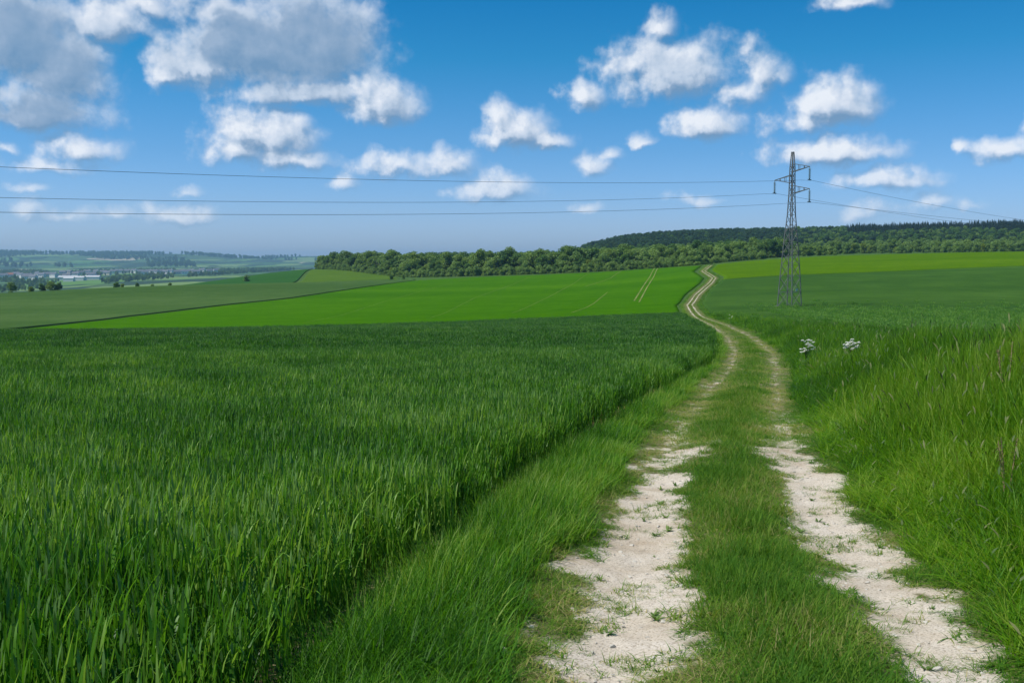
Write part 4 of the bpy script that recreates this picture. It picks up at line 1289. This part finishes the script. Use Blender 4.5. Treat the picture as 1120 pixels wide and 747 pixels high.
def build_world():
    w = bpy.data.worlds.new('World'); SC.world = w; w.use_nodes = True
    nt = w.node_tree; nt.nodes.clear()
    out = nt.nodes.new('ShaderNodeOutputWorld')
    sky = nt.nodes.new('ShaderNodeTexSky'); sky.sky_type = 'NISHITA'; sky.sun_disc = False
    sky.sun_elevation = SUN_EL; sky.sun_rotation = SUN_AZ % (2 * math.pi)
    sky.air_density = 1.0; sky.dust_density = .6; sky.ozone_density = 2.2

    # cloud field as a node group of the direction (degrees of azimuth and elevation)
    g = bpy.data.node_groups.new('cumulus', 'ShaderNodeTree')
    g.interface.new_socket('Vector', in_out='INPUT', socket_type='NodeSocketVector')
    g.interface.new_socket('Field', in_out='OUTPUT', socket_type='NodeSocketFloat')
    g.interface.new_socket('Heavy', in_out='OUTPUT', socket_type='NodeSocketFloat')
    gi = g.nodes.new('NodeGroupInput'); go = g.nodes.new('NodeGroupOutput')
    p = gi.outputs[0]
    n1 = N(g, 'ShaderNodeTexNoise', {'Vector': p, 'Scale': .55, 'Detail': 6, 'Roughness': .54}, noise_dimensions='2D')
    wv = N(g, 'ShaderNodeVectorMath', {0: n1.outputs['Color'], 1: (.5, .5, .5)}, operation='SUBTRACT')
    pw = N(g, 'ShaderNodeVectorMath', {0: wv.outputs[0], 1: (1.5, 1.05, 0), 2: p}, operation='MULTIPLY_ADD').outputs[0]
    vor = N(g, 'ShaderNodeTexVoronoi', {'Vector': pw, 'Scale': .95, 'Detail': 2.0, 'Roughness': .6}, feature='F1', voronoi_dimensions='2D', normalize=True)
    acc = None; hv = None
    for (px, py, rx, ry, wt, th) in CLOUDS:
        a, e = azel(px, py); a1, _ = azel(px + rx * .5, py); a0, _ = azel(px - rx * .5, py)
        _, e1 = azel(px, py - ry * .5); _, e0 = azel(px, py + ry * .5)
        gr = 1.16 + .16 * (th > .5)
        sx, sy = 1 / (gr * max(a1 - a0, .05)), 1 / (gr * max(e1 - e0, .05))
        q = N(g, 'ShaderNodeVectorMath', {0: pw, 1: (sx, sy, 0), 2: (-a * sx, -(e - (e1 - e0) * .25) * sy, 0)}, operation='MULTIPLY_ADD').outputs[0]
        q2 = N(g, 'ShaderNodeVectorMath', {0: q, 1: (1, -1.7, 1)}, operation='MULTIPLY').outputs[0]
        qm = N(g, 'ShaderNodeVectorMath', {0: q, 1: q2}, operation='MAXIMUM').outputs[0]
        ln = N(g, 'ShaderNodeVectorMath', {0: qm}, operation='LENGTH').outputs['Value']
        # maximum keeps x signed; use |x| so both flanks fall off alike
        f = math_(g, 'MULTIPLY_ADD', ln, -1.0 * wt, wt)
        if th >= .25:
            fh = math_(g, 'MULTIPLY_ADD', ln, -1.15 * th, 1.0 * th)
            hv = fh if hv is None else math_(g, 'SMOOTH_MAX', hv, fh, .1)
        acc = f if acc is None else math_(g, 'SMOOTH_MAX', acc, f, .12)
    fld = math_(g, 'ADD', acc, math_(g, 'MULTIPLY', math_(g, 'SUBTRACT', n1.outputs[0], .5), 1.0))
    fld = math_(g, 'ADD', fld, math_(g, 'MULTIPLY', math_(g, 'SUBTRACT', .42, vor.outputs['Distance']), .26))
    g.links.new(fld, go.inputs[0])
    hv = math_(g, 'ADD', hv, math_(g, 'MULTIPLY', math_(g, 'SUBTRACT', n1.outputs[0], .5), .9))
    g.links.new(hv, go.inputs[1])

    tc = N(nt, 'ShaderNodeTexCoord').outputs['Generated']
    sp = N(nt, 'ShaderNodeSeparateXYZ', {0: tc})
    az = math_(nt, 'MULTIPLY', math_(nt, 'ARCTAN2', sp.outputs[0], sp.outputs[1]), 57.2958)
    el = math_(nt, 'MULTIPLY', math_(nt, 'ARCSINE', sp.outputs[2]), 57.2958)
    # clear deep blue June air: the sky's own colour, deeper overhead than the physical model gives
    tint = ramp(nt, math_(nt, 'MULTIPLY', el, 1 / 40.0, clamp=True), [(0, (.80, 1.05, 1.78)), (.05, (.72, 1.0, 1.66)), (.15, (.44, .86, 1.36)), (.28, (.13, .78, 1.17)), (.40, (.02, .67, 1.10)), (.6, (.05, .66, 1.04)), (1, (.35, .75, 1.0))])
    skyc = mix(nt, 1, sky.outputs[0], tint, 'MULTIPLY')
    P = N(nt, 'ShaderNodeCombineXYZ', {0: az, 1: el, 2: 0.0}).outputs[0]
    P2 = N(nt, 'ShaderNodeVectorMath', {0: P, 1: (-.42, .55, 0)}, operation='ADD').outputs[0]
    A = nt.nodes.new('ShaderNodeGroup'); A.node_tree = g; nt.links.new(P, A.inputs[0])
    B = nt.nodes.new('ShaderNodeGroup'); B.node_tree = g; nt.links.new(P2, B.inputs[0])
    fa, fb = A.outputs[0], B.outputs[0]
    mask = N(nt, 'ShaderNodeMapRange', {'Value': fa, 'From Min': -.08, 'From Max': .66}, interpolation_type='SMOOTHSTEP').outputs[0]
    # sunlit towards the sun side, grey where thick and turned away from it
    lit = math_(nt, 'MULTIPLY_ADD', math_(nt, 'SUBTRACT', fa, fb), 1.45, .47, clamp=True)
    thick = N(nt, 'ShaderNodeMapRange', {'Value': fb, 'From Min': .45, 'From Max': 1.15}).outputs[0]
    heavy = N(nt, 'ShaderNodeMapRange', {'Value': A.outputs[1], 'From Min': .06, 'From Max': .62}, interpolation_type='SMOOTHSTEP').outputs[0]
    dark = math_(nt, 'MAXIMUM', math_(nt, 'MULTIPLY', thick, .35), math_(nt, 'MULTIPLY', heavy, .74))
    br = math_(nt, 'MULTIPLY', lit, math_(nt, 'SUBTRACT', 1.0, dark))
    cc = ramp(nt, br, [(0, (1.9, 3.3, 5.2)), (.22, (3.3, 4.5, 6.2)), (.45, (5.8, 6.8, 8.2)), (.75, (7.9, 8.5, 9.5)), (1, (9.6, 9.9, 10.4))])
    lowf = N(nt, 'ShaderNodeMapRange', {'Value': el, 'From Min': .5, 'From Max': 6.0}).outputs[0]
    mk = math_(nt, 'MULTIPLY', mask, math_(nt, 'MULTIPLY_ADD', lowf, .44, .46))
    col = mix(nt, mk, skyc, cc)
    bg = N(nt, 'ShaderNodeBackground', {'Color': col, 'Strength': .084})
    nt.links.new(bg.outputs[0], out.inputs[0])
    w.cycles.sampling_method = 'NONE'


build_world()
sun = bpy.data.lights.new('sun', 'SUN'); sun.energy = 4.5; sun.angle = R(.53); sun.color = (1, .955, .88)
so = bpy.data.objects.new('sun', sun); link(so)
sd = np.array((math.sin(SUN_AZ) * math.cos(SUN_EL), math.cos(SUN_AZ) * math.cos(SUN_EL), math.sin(SUN_EL)))
import mathutils
so.rotation_euler = mathutils.Vector(sd).to_track_quat('Z', 'Y').to_euler()
so.location = tuple(sd * 100)

cam = bpy.data.cameras.new('camera'); cam.sensor_width = 36; cam.lens = 36 * F / 1120; cam.clip_start = .05; cam.clip_end = 40000
co = bpy.data.objects.new('camera', cam); link(co)
co.location = (0, 0, CAMZ); co.rotation_euler = (math.pi / 2 - PITCH, 0, 0)
SC.camera = co

vs = SC.view_settings; vs.view_transform = 'Standard'; vs.look = 'None'; vs.exposure = 0.2; vs.gamma = 1; vs.use_curve_mapping = False
cy = SC.cycles
cy.max_bounces = 6; cy.diffuse_bounces = 2; cy.glossy_bounces = 2; cy.transmission_bounces = 4; cy.transparent_max_bounces = 4; cy.volume_bounces = 0
cy.caustics_reflective = False; cy.caustics_refractive = False
cy.use_adaptive_sampling = True; cy.adaptive_threshold = .012
cy.use_denoising = True; cy.denoiser = 'OPENIMAGEDENOISE'; cy.denoising_prefilter = 'ACCURATE'; cy.denoising_input_passes = 'RGB_ALBEDO_NORMAL'
SC.render.film_transparent = False
